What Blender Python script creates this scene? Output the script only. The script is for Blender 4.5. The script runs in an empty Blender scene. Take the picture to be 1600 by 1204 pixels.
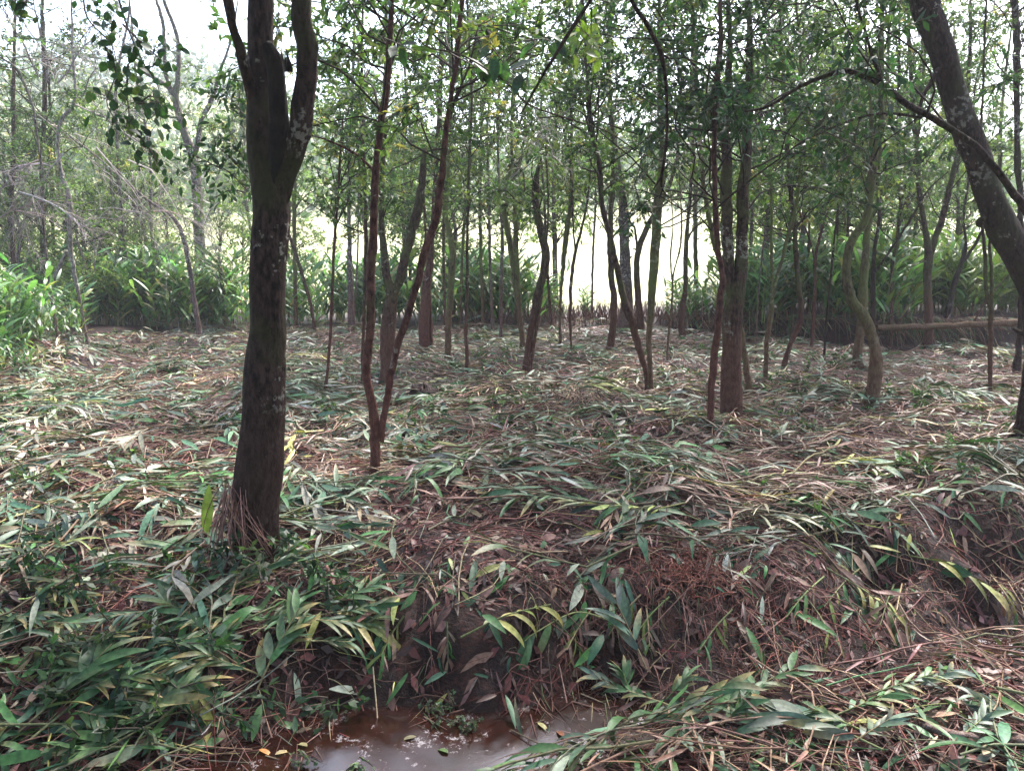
import bpy, math, random
import numpy as np
from mathutils import Vector

SC = bpy.context.scene
COL = SC.collection
RNG = np.random.default_rng(7)
random.seed(7)

# ------------------------------------------------------------------ camera
FPX, CX, CY = 1209.0, 800.0, 602.0          # focal length and centre in photo pixels
PITCH = math.radians(9.7)
CAM = np.array([0.0, 0.0, 1.65])
cd = bpy.data.cameras.new('camera')
cam = bpy.data.objects.new('camera', cd)
COL.objects.link(cam)
cam.location = CAM
cam.rotation_euler = (math.radians(90) - PITCH, 0, 0)
cd.sensor_width = 36.0
cd.lens = FPX / 1600 * 36
cd.clip_start = 0.05
cd.clip_end = 2000
SC.camera = cam

# ------------------------------------------------------------------ light
SUN_EL, SUN_AZ = math.radians(52), math.radians(28)      # azimuth from +Y towards +X
w = bpy.data.worlds.new('World')
SC.world = w
w.use_nodes = True
nt = w.node_tree
nt.nodes.clear()
sky = nt.nodes.new('ShaderNodeTexSky')
sky.sky_type = 'NISHITA'
sky.sun_disc = False
sky.sun_elevation = SUN_EL
sky.sun_rotation = SUN_AZ
sky.air_density = 1.0
sky.dust_density = 3.0
sky.ozone_density = 1.0
bg = nt.nodes.new('ShaderNodeBackground')
bg.inputs['Strength'].default_value = 0.15
wo = nt.nodes.new('ShaderNodeOutputWorld')
nt.links.new(sky.outputs[0], bg.inputs[0])
nt.links.new(bg.outputs[0], wo.inputs[0])
sd = bpy.data.lights.new('sun', 'SUN')
sd.energy = 3.0
sd.angle = math.radians(14)
sd.color = (1.0, 0.96, 0.93)
sun = bpy.data.objects.new('sun', sd)
COL.objects.link(sun)
S = Vector((math.sin(SUN_AZ) * math.cos(SUN_EL), math.cos(SUN_AZ) * math.cos(SUN_EL), math.sin(SUN_EL)))
sun.rotation_euler = S.to_track_quat('Z', 'Y').to_euler()
SC.view_settings.view_transform = 'Standard'
SC.view_settings.look = 'None'
SC.view_settings.exposure = 2.28
SC.view_settings.gamma = 1.0
SC.cycles.max_bounces = 8
SC.cycles.diffuse_bounces = 4
SC.cycles.transmission_bounces = 5
SC.cycles.transparent_max_bounces = 4

# ------------------------------------------------------------------ helpers
def ray(u, v):
    a = (u - CX) / FPX
    b = (CY - v) / FPX
    c, s = math.cos(PITCH), math.sin(PITCH)
    return np.array([a, c + b * s, -s + b * c])

def at(u, v, y):
    """point seen at pixel (u, v) in the vertical plane at world distance y"""
    r = ray(u, v)
    return CAM + r * (y / r[1])

def depth(p):
    c, s = math.cos(PITCH), math.sin(PITCH)
    return p[1] * c - (p[2] - CAM[2]) * s

def hash2(ix, iy, seed):
    n = (ix.astype(np.int64) * 374761393 + iy.astype(np.int64) * 668265263 + seed * 1442695041) & 0x7fffffff
    n = ((n ^ (n >> 13)) * 1274126177) & 0x7fffffff
    n = ((n ^ (n >> 16)) * 1911520717) & 0x7fffffff
    return (n & 0xffffff) / float(0xffffff)

def noise(x, y, scale=1.0, seed=0):
    x = np.asarray(x, float) / scale + 1000.3
    y = np.asarray(y, float) / scale + 1000.7
    ix, iy = np.floor(x), np.floor(y)
    fx, fy = x - ix, y - iy
    fx, fy = fx * fx * (3 - 2 * fx), fy * fy * (3 - 2 * fy)
    a, b = hash2(ix, iy, seed), hash2(ix + 1, iy, seed)
    c, d = hash2(ix, iy + 1, seed), hash2(ix + 1, iy + 1, seed)
    return (a * (1 - fx) + b * fx) * (1 - fy) + (c * (1 - fx) + d * fx) * fy

def sstep(a, b, x):
    t = np.clip((x - a) / (b - a), 0, 1)
    return t * t * (3 - 2 * t)

TOE_X = [-6, -3, -1.9, -1.35, -0.6, 0, 0.9, 1.9, 2.76, 4, 7]
TOE_Y = [1.3, 1.6, 2.0, 2.50, 3.08, 3.14, 3.22, 3.52, 3.86, 4.5, 5.6]
TOP_Y = [2.6, 3.5, 4.0, 3.95, 3.80, 3.78, 4.02, 4.30, 4.65, 5.4, 6.5]
NEAR_Y = [0.2, 1.2, 1.6, 2.0, 2.40, 2.84, 3.30, 3.60, 3.90, 4.50, 5.6]
EDGE_X = [-40, -12, -9, -7.5, -7, -5.8, 0, 3, 4.7, 6.6, 9, 14, 40]
EDGE_Y = [6, 7, 8.5, 11.5, 14, 16.5, 17.2, 17, 15, 13.4, 13.3, 13, 12]

def edge_y(x):
    return np.interp(x, EDGE_X, EDGE_Y)

BUMPS = [  # x, y, radius, height
    (0.85, 3.86, 0.30, 0.13), (0.95, 8.6, 0.55, 0.10), (-1.25, 8.7, 0.35, 0.09), (1.05, 6.4, 0.6, 0.07),
    (2.15, 4.30, 0.22, -0.34), (2.9, 4.5, 0.22, -0.38), (-0.45, 6.35, 0.35, -0.05), (-0.1, 5.2, 0.7, 0.05),
    (-0.25, 4.05, 0.5, 0.06), (1.5, 3.95, 0.3, 0.05), (-6.9, 10.9, 0.9, 0.35), (-9.2, 12.2, 1.3, 0.7), (3.3, 5.2, 0.5, 0.08),
    (-3.0, 5.6, 0.8, 0.06), (-2.6, 8.2, 0.9, 0.07)]

def hfun(x, y):
    x = np.asarray(x, float)
    y = np.asarray(y, float)
    z = 0.10 * (noise(x, y, 1.7, 1) - 0.5) + 0.13 * (noise(x, y, 0.55, 2) - 0.5) + 0.06 * (noise(x, y, 0.22, 3) - 0.5)
    for bx, by, r, h in BUMPS:
        z = z + h * np.exp(-((x - bx) ** 2 + (y - by) ** 2) / (r * r))
    # ditch
    wob = 0.16 * (noise(x, y * 0.4, 0.45, 5) - 0.5) + 0.07 * (noise(x, y, 0.13, 6) - 0.5)
    toe = np.interp(x, TOE_X, TOE_Y) + wob
    top = np.interp(x, TOE_X, TOP_Y) + wob + 0.45 * (noise(x, y * 0 + 2, 0.6, 16) - 0.5)
    near = np.interp(x, TOE_X, NEAR_Y) + 0.6 * wob
    far_side = sstep(0, 1, (y - toe) / (top - toe))
    near_side = sstep(0, 1, (near - y) / 0.35)
    nh = -0.33 + 0.05 * sstep(0.5, 2, x) + 0.05 * (noise(x, y, 0.5, 8) - 0.5)
    zn = (-0.57 + 0.20 * sstep(.45, .95, x) * (1 - sstep(2.3, 2.6, x))) * (1 - near_side) + nh * near_side + 0.05 * (noise(x, y, 0.2, 9) - 0.5)
    face = 4 * far_side * (1 - far_side)
    z = z + face * (0.16 * (noise(x, y, 0.11, 14) - 0.5) + 0.03 * (noise(x, y, 0.05, 15) - 0.5))
    z = z * far_side + zn * (1 - far_side) - 0.06 * (1 - sstep(0, 0.6, y - top)) * far_side
    # the bank at the far edge of the clearing and the field behind it
    ey = edge_y(x) + 0.5 * (noise(x, y * 0 + 1, 0.9, 11) - 0.5)
    bh = np.interp(x, [-9, -5, 0, 3, 4.7, 6, 10], [0.12, 0.05, 0.12, 0.15, 0.30, 0.45, 0.5])
    z = z + bh * sstep(0, 1, (y - ey) / 0.35)
    z = z + 4.6 * sstep(24, 70, y) * (y > 20) + np.clip(y - 70, 0, 70) * (0.10 + 0.25 * sstep(-10, -60, x)) * sstep(70, 110, y)
    z = z + np.where(y > 60, (noise(x, y, 40, 13) - 0.5) * 8 * sstep(60, 140, y), 0)
    return z

def gp(u, v):
    """ground point seen at pixel (u, v)"""
    r = ray(u, v)
    t = np.linspace(1.5, 60, 6000)
    P = CAM[None] + r[None] * t[:, None]
    below = P[:, 2] < hfun(P[:, 0], P[:, 1])
    return P[np.argmax(below)] if below.any() else P[-1]

def unit(a):
    return a / np.maximum(np.linalg.norm(a, axis=-1, keepdims=True), 1e-9)

class Buf:
    def __init__(self):
        self.v, self.f, self.c, self.n = [], [], [], 0
    def add(self, v, f, c):
        v = v.reshape(-1, 3)
        self.v.append(v)
        self.f.append(f.reshape(-1, 4) + self.n)
        c = np.broadcast_to(np.asarray(c, float), (len(v), 3)) if np.ndim(c) == 1 else c.reshape(-1, 3)
        self.c.append(c)
        self.n += len(v)
    def build(self, name, mat, parent=None, smooth=True):
        V = np.concatenate(self.v)
        F = np.concatenate(self.f)
        C = np.concatenate(self.c)
        me = bpy.data.meshes.new(name)
        me.vertices.add(len(V))
        me.vertices.foreach_set('co', V.astype(np.float32).ravel())
        me.loops.add(F.size)
        me.loops.foreach_set('vertex_index', F.astype(np.int32).ravel())
        me.polygons.add(len(F))
        me.polygons.foreach_set('loop_start', np.arange(0, F.size, 4, dtype=np.int32))
        me.polygons.foreach_set('use_smooth', np.full(len(F), smooth))
        me.update(calc_edges=True)
        a = me.color_attributes.new('Col', 'FLOAT_COLOR', 'POINT')
        a.data.foreach_set('color', np.concatenate([C, np.ones((len(C), 1))], 1).astype(np.float32).ravel())
        me.materials.append(mat)
        o = bpy.data.objects.new(name, me)
        COL.objects.link(o)
        if parent is not None:
            o.parent = parent
            # meshes are built in world coordinates; keep them there
            if parent.parent is None:
                o.matrix_parent_inverse = parent.matrix_basis.inverted()
        return o

def tubes(buf, P, R, sides, col, rough=0.0, flatz=1.0):
    """P (M,K,3), R (M,K); a batch of tubes"""
    P = np.asarray(P, float)
    R = np.asarray(R, float)
    M, K, _ = P.shape
    T = np.gradient(P, axis=1)
    T = unit(T)
    ref = np.zeros((M, 1, 3)); 
    mean = unit(P[:, -1] - P[:, 0])
    ref[:, 0] = np.where(np.abs(mean[:, 1:2]) < 0.8, np.array([[0, 1, 0.0]]), np.array([[1.0, 0, 0]]))
    A = unit(np.cross(T, ref))
    B = np.cross(T, A)
    th = np.linspace(0, 2 * math.pi, sides, endpoint=False)
    rr = R[:, :, None] * np.ones(sides)
    if rough:
        rr = rr * (1 + rough * (RNG.random((M, K, sides)) - 0.5))
    V = P[:, :, None] + A[:, :, None] * (np.cos(th)[None, None, :, None] * rr[..., None]) + \
        B[:, :, None] * (np.sin(th)[None, None, :, None] * rr[..., None])
    i = np.arange(M)[:, None, None] * K * sides
    k = np.arange(K - 1)[None, :, None] * sides
    s = np.arange(sides)[None, None, :]
    s2 = (s + 1) % sides
    F = np.stack([i + k + s, i + k + s2, i + k + sides + s2, i + k + sides + s], -1)
    if np.ndim(col) == 2:
        c = np.broadcast_to(np.asarray(col)[:, None, None, :], V.shape)
    else:
        c = np.asarray(col, float)
    buf.add(V, F, c)

def blades(buf, base, d, nrm, L, W, curl, col, rows=4, fold=0.0, prof=None, tipcol=None, drape=None):
    """a batch of lance-shaped leaves"""
    M = len(base)
    if M == 0:
        return
    t = np.linspace(0, 1, rows + 1)
    if prof is None:
        wv = np.sin(np.pi * np.clip(t, 0, 1) ** 0.8) ** 0.75
        wv[0] = 0.12
        wv[-1] = 0.0
    else:
        wv = np.interp(t, prof[0], prof[1])
    d = unit(d)
    side = unit(np.cross(d, nrm))
    n = np.cross(side, d)
    curl = np.asarray(curl)[:, None]
    # bending: arc downwards (curl positive)
    ang = curl * t[None]
    fwd = np.where(np.abs(curl) < 1e-3, t[None], np.sin(ang) / np.where(np.abs(curl) < 1e-3, 1, curl))
    dwn = np.where(np.abs(curl) < 1e-3, 0, (1 - np.cos(ang)) / np.where(np.abs(curl) < 1e-3, 1, curl))
    C = base[:, None] + d[:, None] * (fwd * L[:, None])[..., None] - n[:, None] * (dwn * L[:, None])[..., None]
    hw = (wv[None] * W[:, None] * 0.5)[..., None]
    if fold:
        up = n[:, None] * (hw * fold)
        V = np.stack([C - side[:, None] * hw + up, C, C + side[:, None] * hw + up], 2)
        nc = 3
    else:
        V = np.stack([C - side[:, None] * hw, C + side[:, None] * hw], 2)
        nc = 2
    if drape is not None:
        V[..., 2] += hfun(V[..., 0], V[..., 1])
        arc = np.linalg.norm(np.diff(V[:, :, 0], axis=1), axis=-1)
        ok = (arc.max(1) < 1.8 * L / rows)
        mx, my = V[:, rows // 2 + 1, 0, 0], V[:, rows // 2 + 1, 0, 1]
        ok &= RNG.random(M) < keep_mask(mx, my)
        V = V[ok]; M = len(V); col = col[ok]
        if tipcol is not None:
            tipcol = np.broadcast_to(np.asarray(tipcol), (len(ok), 3))[ok]
        if M == 0:
            return
    i = np.arange(M)[:, None, None] * (rows + 1) * nc
    k = np.arange(rows)[None, :, None] * nc
    s = np.arange(nc - 1)[None, None, :]
    F = np.stack([i + k + s, i + k + s + 1, i + k + nc + s + 1, i + k + nc + s], -1)
    c = np.broadcast_to(col[:, None, None, :], V.shape)
    if tipcol is not None:
        tt = (t ** 2)[None, :, None, None]
        c = c * (1 - tt) + np.asarray(tipcol)[:, None, None, :] * tt
    buf.add(V, F, c)

GREEN_LAYER = True
PATCH = [(-0.40, 4.10, 0.45, .85), (0.15, 4.25, 0.30, .7), (0.86, 3.95, 0.30, .95), (1.5, 4.0, 0.35, .8), (2.2, 4.2, 0.35, .95),
         (2.9, 4.5, 0.35, .95), (-0.45, 6.4, 0.2, .9), (1.1, 6.5, 0.4, .6), (0.6, 5.0, 0.35, .7), (-1.25, 8.7, .3, .9), (0.5, 7.6, .3, .8),
         (1.9, 5.6, .35, .7), (-2.6, 6.3, .35, .7), (3.2, 7.0, .4, .6), (-1.0, 5.5, .22, .8), (2.3, 2.9, .25, .9), (1.4, 2.8, .2, .9), (-1.9, 3.6, .2, .8)]

def keep_mask(x, y):
    """cut leaves do not lie on the open water or cling to the steep bank"""
    toe = np.interp(x, TOE_X, TOE_Y); near = np.interp(x, TOE_X, NEAR_Y); top = np.interp(x, TOE_X, TOP_Y)
    k = np.ones_like(x)
    k = np.where((y < toe) & (y > near) & (x > -1.35), 0.03, k)
    face = (y >= toe) & (y < top - .12) & (x > -1.25)
    k = np.where(face, 0.15 + 0.6 * (noise(x, y, .3, 33) > .6), k)
    if not GREEN_LAYER:
        return np.where(face, .55, k)
    for bx, by, r, a in PATCH:
        k = k * (1 - .85 * a * np.exp(-((x - bx) ** 2 + (y - by) ** 2) / (r * r)))
    return k

def rnd_dir(n, up=0.0):
    v = RNG.normal(size=(n, 3))
    v[:, 2] += up
    return unit(v)

def pick(pal, n, jitter=0.25):
    """colours from a weighted palette [(weight, (r, g, b)), ...]"""
    wts = np.array([p[0] for p in pal], float)
    idx = RNG.choice(len(pal), n, p=wts / wts.sum())
    c = np.array([p[1] for p in pal])[idx]
    c = c * np.exp(RNG.normal(0, jitter, (n, 1))) * np.exp(RNG.normal(0, 0.06, (n, 3)))
    return np.clip(c, 0.004, 0.85)

def cat(pts, n):
    """Catmull-Rom through the points, n samples per span; works on any columns"""
    p = np.asarray(pts, float)
    p = np.vstack([2 * p[0] - p[1], p, 2 * p[-1] - p[-2]])
    out = []
    for i in range(1, len(p) - 2):
        t = np.linspace(0, 1, n, endpoint=False)[:, None]
        a, b, c, d = p[i - 1], p[i], p[i + 1], p[i + 2]
        out.append(0.5 * ((2 * b) + (c - a) * t + (2 * a - 5 * b + 4 * c - d) * t ** 2 + (3 * b - a - 3 * c + d) * t ** 3))
    out.append(p[-2][None])
    return np.vstack(out)

def resample(P, R, step):
    P = np.asarray(P); R = np.asarray(R)
    s = np.concatenate([[0], np.cumsum(np.linalg.norm(np.diff(P, axis=0), axis=1))])
    n = max(3, int(s[-1] / step) + 1)
    q = np.linspace(0, s[-1], n)
    return np.stack([np.interp(q, s, P[:, i]) for i in range(3)], 1), np.interp(q, s, R)

def tag(o, label=None, cat_=None, group=None, kind=None):
    if label: o['label'] = label
    if cat_: o['category'] = cat_
    if group: o['group'] = group
    if kind: o['kind'] = kind
    return o

def empty(name, loc):
    o = bpy.data.objects.new(name, None)
    COL.objects.link(o)
    o.location = [float(a) for a in loc]
    o.empty_display_size = 0.1
    bpy.context.view_layer.update() if False else None
    return o

# ------------------------------------------------------------------ materials
def new_mat(name):
    m = bpy.data.materials.new(name)
    m.use_nodes = True
    t = m.node_tree
    t.nodes.clear()
    out = t.nodes.new('ShaderNodeOutputMaterial')
    return m, t, out

def N(t, kind, **kw):
    n = t.nodes.new(kind)
    for k, v in kw.items():
        n.inputs[k].default_value = v
    return n

def ramp(t, fac, stops):
    r = t.nodes.new('ShaderNodeValToRGB')
    el = r.color_ramp.elements
    el[0].position, el[0].color = stops[0][0], (*stops[0][1], 1)
    el[1].position, el[1].color = stops[-1][0], (*stops[-1][1], 1)
    for p, c in stops[1:-1]:
        e = el.new(p)
        e.color = (*c, 1)
    t.links.new(fac, r.inputs[0])
    return r

def mixc(t, fac, a, b, mode='MIX'):
    m = t.nodes.new('ShaderNodeMix')
    m.data_type = 'RGBA'
    m.blend_type = mode
    for sock, val in ((m.inputs[0], fac), (m.inputs[6], a), (m.inputs[7], b)):
        if isinstance(val, (int, float)):
            sock.default_value = val
        elif isinstance(val, tuple):
            sock.default_value = (*val, 1)
        else:
            t.links.new(val, sock)
    return m.outputs[2]

def leaf_mat(name, rough=0.45, trans=0.35, spec=0.5, tr_tint=(1.05, 1.15, 0.65), noise_scale=60):
    m, t, out = new_mat(name)
    at_ = t.nodes.new('ShaderNodeAttribute'); at_.attribute_name = 'Col'
    tc = t.nodes.new('ShaderNodeTexCoord')
    no = N(t, 'ShaderNodeTexNoise', Scale=noise_scale, Detail=3.0)
    t.links.new(tc.outputs['Object'], no.inputs['Vector'])
    rp = ramp(t, no.outputs[0], [(0.3, (0.62, 0.6, 0.6)), (0.7, (1.35, 1.32, 1.25))])
    c = mixc(t, 1.0, at_.outputs['Color'], rp.outputs[0], 'MULTIPLY')
    p = N(t, 'ShaderNodeBsdfPrincipled', Roughness=rough)
    p.inputs['Specular IOR Level'].default_value = spec
    t.links.new(c, p.inputs['Base Color'])
    if trans > 0:
        tr = t.nodes.new('ShaderNodeBsdfTranslucent')
        c2 = mixc(t, 1.0, c, tr_tint, 'MULTIPLY')
        t.links.new(c2, tr.inputs['Color'])
        ms = t.nodes.new('ShaderNodeMixShader')
        ms.inputs[0].default_value = trans
        t.links.new(p.outputs[0], ms.inputs[1])
        t.links.new(tr.outputs[0], ms.inputs[2])
        t.links.new(ms.outputs[0], out.inputs[0])
    else:
        t.links.new(p.outputs[0], out.inputs[0])
    return m

def bark_mat(name, dark, mid, lichen, moss, lichen_amt=0.5, moss_amt=0.4, scale=1.0, rough=0.9, foot=(0.17, 0.062, 0.045)):
    m, t, out = new_mat(name)
    tc = t.nodes.new('ShaderNodeTexCoord')
    mp = t.nodes.new('ShaderNodeMapping')
    mp.inputs['Scale'].default_value = (1, 1, 0.42)
    t.links.new(tc.outputs['Object'], mp.inputs[0])
    n1 = N(t, 'ShaderNodeTexNoise', Scale=38.0 * scale, Detail=8.0, Roughness=0.65)
    t.links.new(mp.outputs[0], n1.inputs['Vector'])
    r1 = ramp(t, n1.outputs[0], [(0.40, dark), (0.62, mid)])
    # lichen spots
    n2 = N(t, 'ShaderNodeTexNoise', Scale=26.0 * scale, Detail=5.0, Roughness=0.6)
    t.links.new(tc.outputs['Object'], n2.inputs['Vector'])
    n2b = N(t, 'ShaderNodeTexNoise', Scale=3.0, Detail=2.0)
    t.links.new(tc.outputs['Object'], n2b.inputs['Vector'])
    ad = t.nodes.new('ShaderNodeMath'); ad.operation = 'MULTIPLY'
    t.links.new(n2.outputs[0], ad.inputs[0]); t.links.new(n2b.outputs[0], ad.inputs[1])
    lo = 0.40 - 0.10 * lichen_amt
    r2 = ramp(t, ad.outputs[0], [(lo, (0, 0, 0)), (lo + 0.05, (1, 1, 1))])
    c = mixc(t, r2.outputs[0], r1.outputs[0], lichen)
    n3 = N(t, 'ShaderNodeTexNoise', Scale=2.6, Detail=5.0, Roughness=0.7)
    t.links.new(tc.outputs['Object'], n3.inputs['Vector'])
    lo = 0.66 - 0.25 * moss_amt
    r3 = ramp(t, n3.outputs[0], [(lo - 0.08, (0, 0, 0)), (lo + 0.1, (0.85, 0.85, 0.85))])
    c = mixc(t, r3.outputs[0], c, moss)
    # the lower metre is stained with red mud
    sx = t.nodes.new('ShaderNodeSeparateXYZ')
    t.links.new(tc.outputs['Object'], sx.inputs[0])
    ma = t.nodes.new('ShaderNodeMath'); ma.operation = 'MULTIPLY_ADD'
    ma.inputs[1].default_value = -1.2
    t.links.new(n3.outputs[0], ma.inputs[0]); t.links.new(sx.outputs[2], ma.inputs[2])
    mr = t.nodes.new('ShaderNodeMapRange')
    mr.inputs[1].default_value = 0.05; mr.inputs[2].default_value = 0.6
    mr.inputs[3].default_value = 0.85; mr.inputs[4].default_value = 0.0
    t.links.new(ma.outputs[0], mr.inputs[0])
    mud = mixc(t, 0.42, r1.outputs[0], foot)
    c = mixc(t, mr.outputs[0], c, mud)
    p = N(t, 'ShaderNodeBsdfPrincipled', Roughness=rough)
    p.inputs['Specular IOR Level'].default_value = 0.12
    t.links.new(c, p.inputs['Base Color'])
    b = N(t, 'ShaderNodeBump', Strength=1.0, Distance=0.03)
    t.links.new(n1.outputs[0], b.inputs['Height'])
    t.links.new(b.outputs[0], p.inputs['Normal'])
    t.links.new(p.outputs[0], out.inputs[0])
    return m

M = {}
M['bark_dark'] = bark_mat('bark_dark', (0.010, 0.006, 0.005), (0.060, 0.036, 0.028), (0.24, 0.22, 0.18), (0.036, 0.040, 0.014), 0.55, 0.40, foot=(0.045, 0.020, 0.015))
M['bark_black'] = bark_mat('bark_black', (0.006, 0.005, 0.004), (0.022, 0.016, 0.013), (0.05, 0.045, 0.035), (0.02, 0.024, 0.01), 0.1, 0.2)
M['twig'] = leaf_mat('twig', 0.85, 0.0, 0.1, noise_scale=50)
M['bark_brown'] = bark_mat('bark_brown', (0.022, 0.013, 0.010), (0.10, 0.062, 0.046), (0.25, 0.23, 0.18), (0.075, 0.085, 0.03), 0.5, 0.55)
M['bark_red'] = bark_mat('bark_red', (0.035, 0.014, 0.012), (0.13, 0.060, 0.046), (0.24, 0.20, 0.17), (0.07, 0.07, 0.03), 0.2, 0.3)
M['bark_moss'] = bark_mat('bark_moss', (0.04, 0.030, 0.018), (0.15, 0.115, 0.07), (0.33, 0.31, 0.22), (0.12, 0.14, 0.045), 0.7, 0.8)
M['bark_pale'] = bark_mat('bark_pale', (0.10, 0.085, 0.07), (0.34, 0.30, 0.26), (0.5, 0.48, 0.42), (0.16, 0.17, 0.10), 0.8, 0.3)
M['bark_grey'] = bark_mat('bark_grey', (0.05, 0.038, 0.034), (0.20, 0.155, 0.135), (0.42, 0.40, 0.36), (0.11, 0.12, 0.06), 0.8, 0.4)
M['leaf'] = leaf_mat('tree_leaf', 0.45, 0.5, 0.4)
M['leaf_far'] = leaf_mat('far_leaf', 0.6, 0.35, 0.3, noise_scale=4)
M['ginger'] = leaf_mat('ginger_leaf', 0.36, 0.42, 0.5, noise_scale=25)
M['litter'] = leaf_mat('litter_leaf', 0.46, 0.10, 0.30, (1.1, 1.1, 0.6), noise_scale=45)
M['straw'] = leaf_mat('straw', 0.65, 0.0, 0.2, noise_scale=70)

def soil_mat():
    m, t, out = new_mat('soil')
    tc = t.nodes.new('ShaderNodeTexCoord')
    n1 = N(t, 'ShaderNodeTexNoise', Scale=9.0, Detail=10.0, Roughness=0.7)
    t.links.new(tc.outputs['Object'], n1.inputs['Vector'])
    r1 = ramp(t, n1.outputs[0], [(0.32, (0.007, 0.003, 0.002)), (0.52, (0.032, 0.011, 0.007)), (0.74, (0.11, 0.036, 0.022))])
    n2 = N(t, 'ShaderNodeTexNoise', Scale=60.0, Detail=6.0, Roughness=0.7)
    t.links.new(tc.outputs['Object'], n2.inputs['Vector'])
    r2 = ramp(t, n2.outputs[0], [(0.35, (0.5, 0.5, 0.5)), (0.7, (1.5, 1.4, 1.3))])
    c = mixc(t, 1.0, r1.outputs[0], r2.outputs[0], 'MULTIPLY')
    # the field behind the wood is pale dry grass
    sx = t.nodes.new('ShaderNodeSeparateXYZ')
    t.links.new(tc.outputs['Object'], sx.inputs[0])
    mr = t.nodes.new('ShaderNodeMapRange')
    mr.inputs[1].default_value = 20.0
    mr.inputs[2].default_value = 23.5
    t.links.new(sx.outputs[1], mr.inputs[0])
    n3 = N(t, 'ShaderNodeTexNoise', Scale=0.7, Detail=8.0, Roughness=0.7)
    t.links.new(tc.outputs['Object'], n3.inputs['Vector'])
    r3 = ramp(t, n3.outputs[0], [(0.3, (0.24, 0.28, 0.09)), (0.7, (0.46, 0.42, 0.22))])
    c = mixc(t, mr.outputs[0], c, r3.outputs[0])
    p = N(t, 'ShaderNodeBsdfPrincipled', Roughness=0.6)
    p.inputs['Specular IOR Level'].default_value = 0.3
    t.links.new(c, p.inputs['Base Color'])
    b = N(t, 'ShaderNodeBump', Strength=1.0, Distance=0.03)
    t.links.new(n2.outputs[0], b.inputs['Height'])
    t.links.new(b.outputs[0], p.inputs['Normal'])
    t.links.new(p.outputs[0], out.inputs[0])
    return m
M['soil'] = soil_mat()

def water_mat():
    m, t, out = new_mat('ditch_water')
    tc = t.nodes.new('ShaderNodeTexCoord')
    n1 = N(t, 'ShaderNodeTexNoise', Scale=7.0, Detail=5.0, Roughness=0.6)
    t.links.new(tc.outputs['Object'], n1.inputs['Vector'])
    # pale grey, rougher patches
    n2 = N(t, 'ShaderNodeTexNoise', Scale=45.0, Detail=6.0, Roughness=0.75)
    t.links.new(tc.outputs['Object'], n2.inputs['Vector'])
    mu = t.nodes.new('ShaderNodeMath'); mu.operation = 'MULTIPLY'
    t.links.new(n1.outputs[0], mu.inputs[0]); t.links.new(n2.outputs[0], mu.inputs[1])
    r = ramp(t, mu.outputs[0], [(0.315, (0, 0, 0)), (0.37, (1, 1, 1))])
    wv = ramp(t, n1.outputs[0], [(0.3, (0.010, 0.004, 0.003)), (0.7, (0.034, 0.011, 0.007))])
    c = mixc(t, r.outputs[0], wv.outputs[0], (0.20, 0.18, 0.18))
    p = N(t, 'ShaderNodeBsdfPrincipled', Roughness=0.06)
    p.inputs['IOR'].default_value = 1.5
    p.inputs['Specular IOR Level'].default_value = 0.75
    t.links.new(c, p.inputs['Base Color'])
    ro = t.nodes.new('ShaderNodeMapRange')
    ro.inputs[3].default_value = 0.02
    ro.inputs[4].default_value = 0.5
    t.links.new(r.outputs[0], ro.inputs[0])
    t.links.new(ro.outputs[0], p.inputs['Roughness'])
    b = N(t, 'ShaderNodeBump', Strength=0.06, Distance=0.006)
    t.links.new(n2.outputs[0], b.inputs['Height'])
    t.links.new(b.outputs[0], p.inputs['Normal'])
    t.links.new(p.outputs[0], out.inputs[0])
    return m
M['water'] = water_mat()

# ------------------------------------------------------------------ terrain
def spaced(a, b, s0, fine_a, fine_b, grow=1.09):
    xs = list(np.arange(fine_a, fine_b + 1e-6, s0))
    s = s0; x = fine_b
    while x < b:
        s *= grow; x += s; xs.append(min(x, b))
    s = s0; x = fine_a
    while x > a:
        s *= grow; x -= s; xs.insert(0, max(x, a))
    return np.array(xs)

def grid(name, xs, ys, zf, mat, c=(1, 1, 1)):
    X, Y = np.meshgrid(xs, ys)
    Z = zf(X, Y)
    V = np.stack([X, Y, Z], -1)
    nx, ny = len(xs), len(ys)
    i = np.arange(ny - 1)[:, None] * nx + np.arange(nx - 1)[None]
    F = np.stack([i, i + 1, i + nx + 1, i + nx], -1)
    b = Buf(); b.add(V, F, c)
    return b.build(name, mat)

xs = spaced(-260, 260, 0.035, -3.4, 4.2, 1.035)
ys = spaced(-60, 420, 0.035, 1.6, 6.0, 1.022)
tag(grid('ground', xs, ys, hfun, M['soil']), kind='structure')
tag(grid('water', np.linspace(-5, 5, 40), np.linspace(0.6, 5.4, 20), lambda X, Y: X * 0 - 0.455, M['water']), kind='structure')

# ------------------------------------------------------------------ litter on the clearing floor
GREEN = (0.048, 0.120, 0.034)
DGREEN = (0.020, 0.060, 0.025)
BGREEN = (0.062, 0.120, 0.066)
PALE = (0.23, 0.25, 0.19)
YEL = (0.26, 0.27, 0.08)
STRAW = (0.27, 0.205, 0.125)
TAN = (0.19, 0.122, 0.082)
PINK = (0.17, 0.085, 0.068)
RUST = (0.125, 0.038, 0.030)
BRWN = (0.065, 0.035, 0.025)

def in_view(x, y, m=0.6):
    return (np.abs(x) < 0.68 * (y + 0.5) + m)

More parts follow.
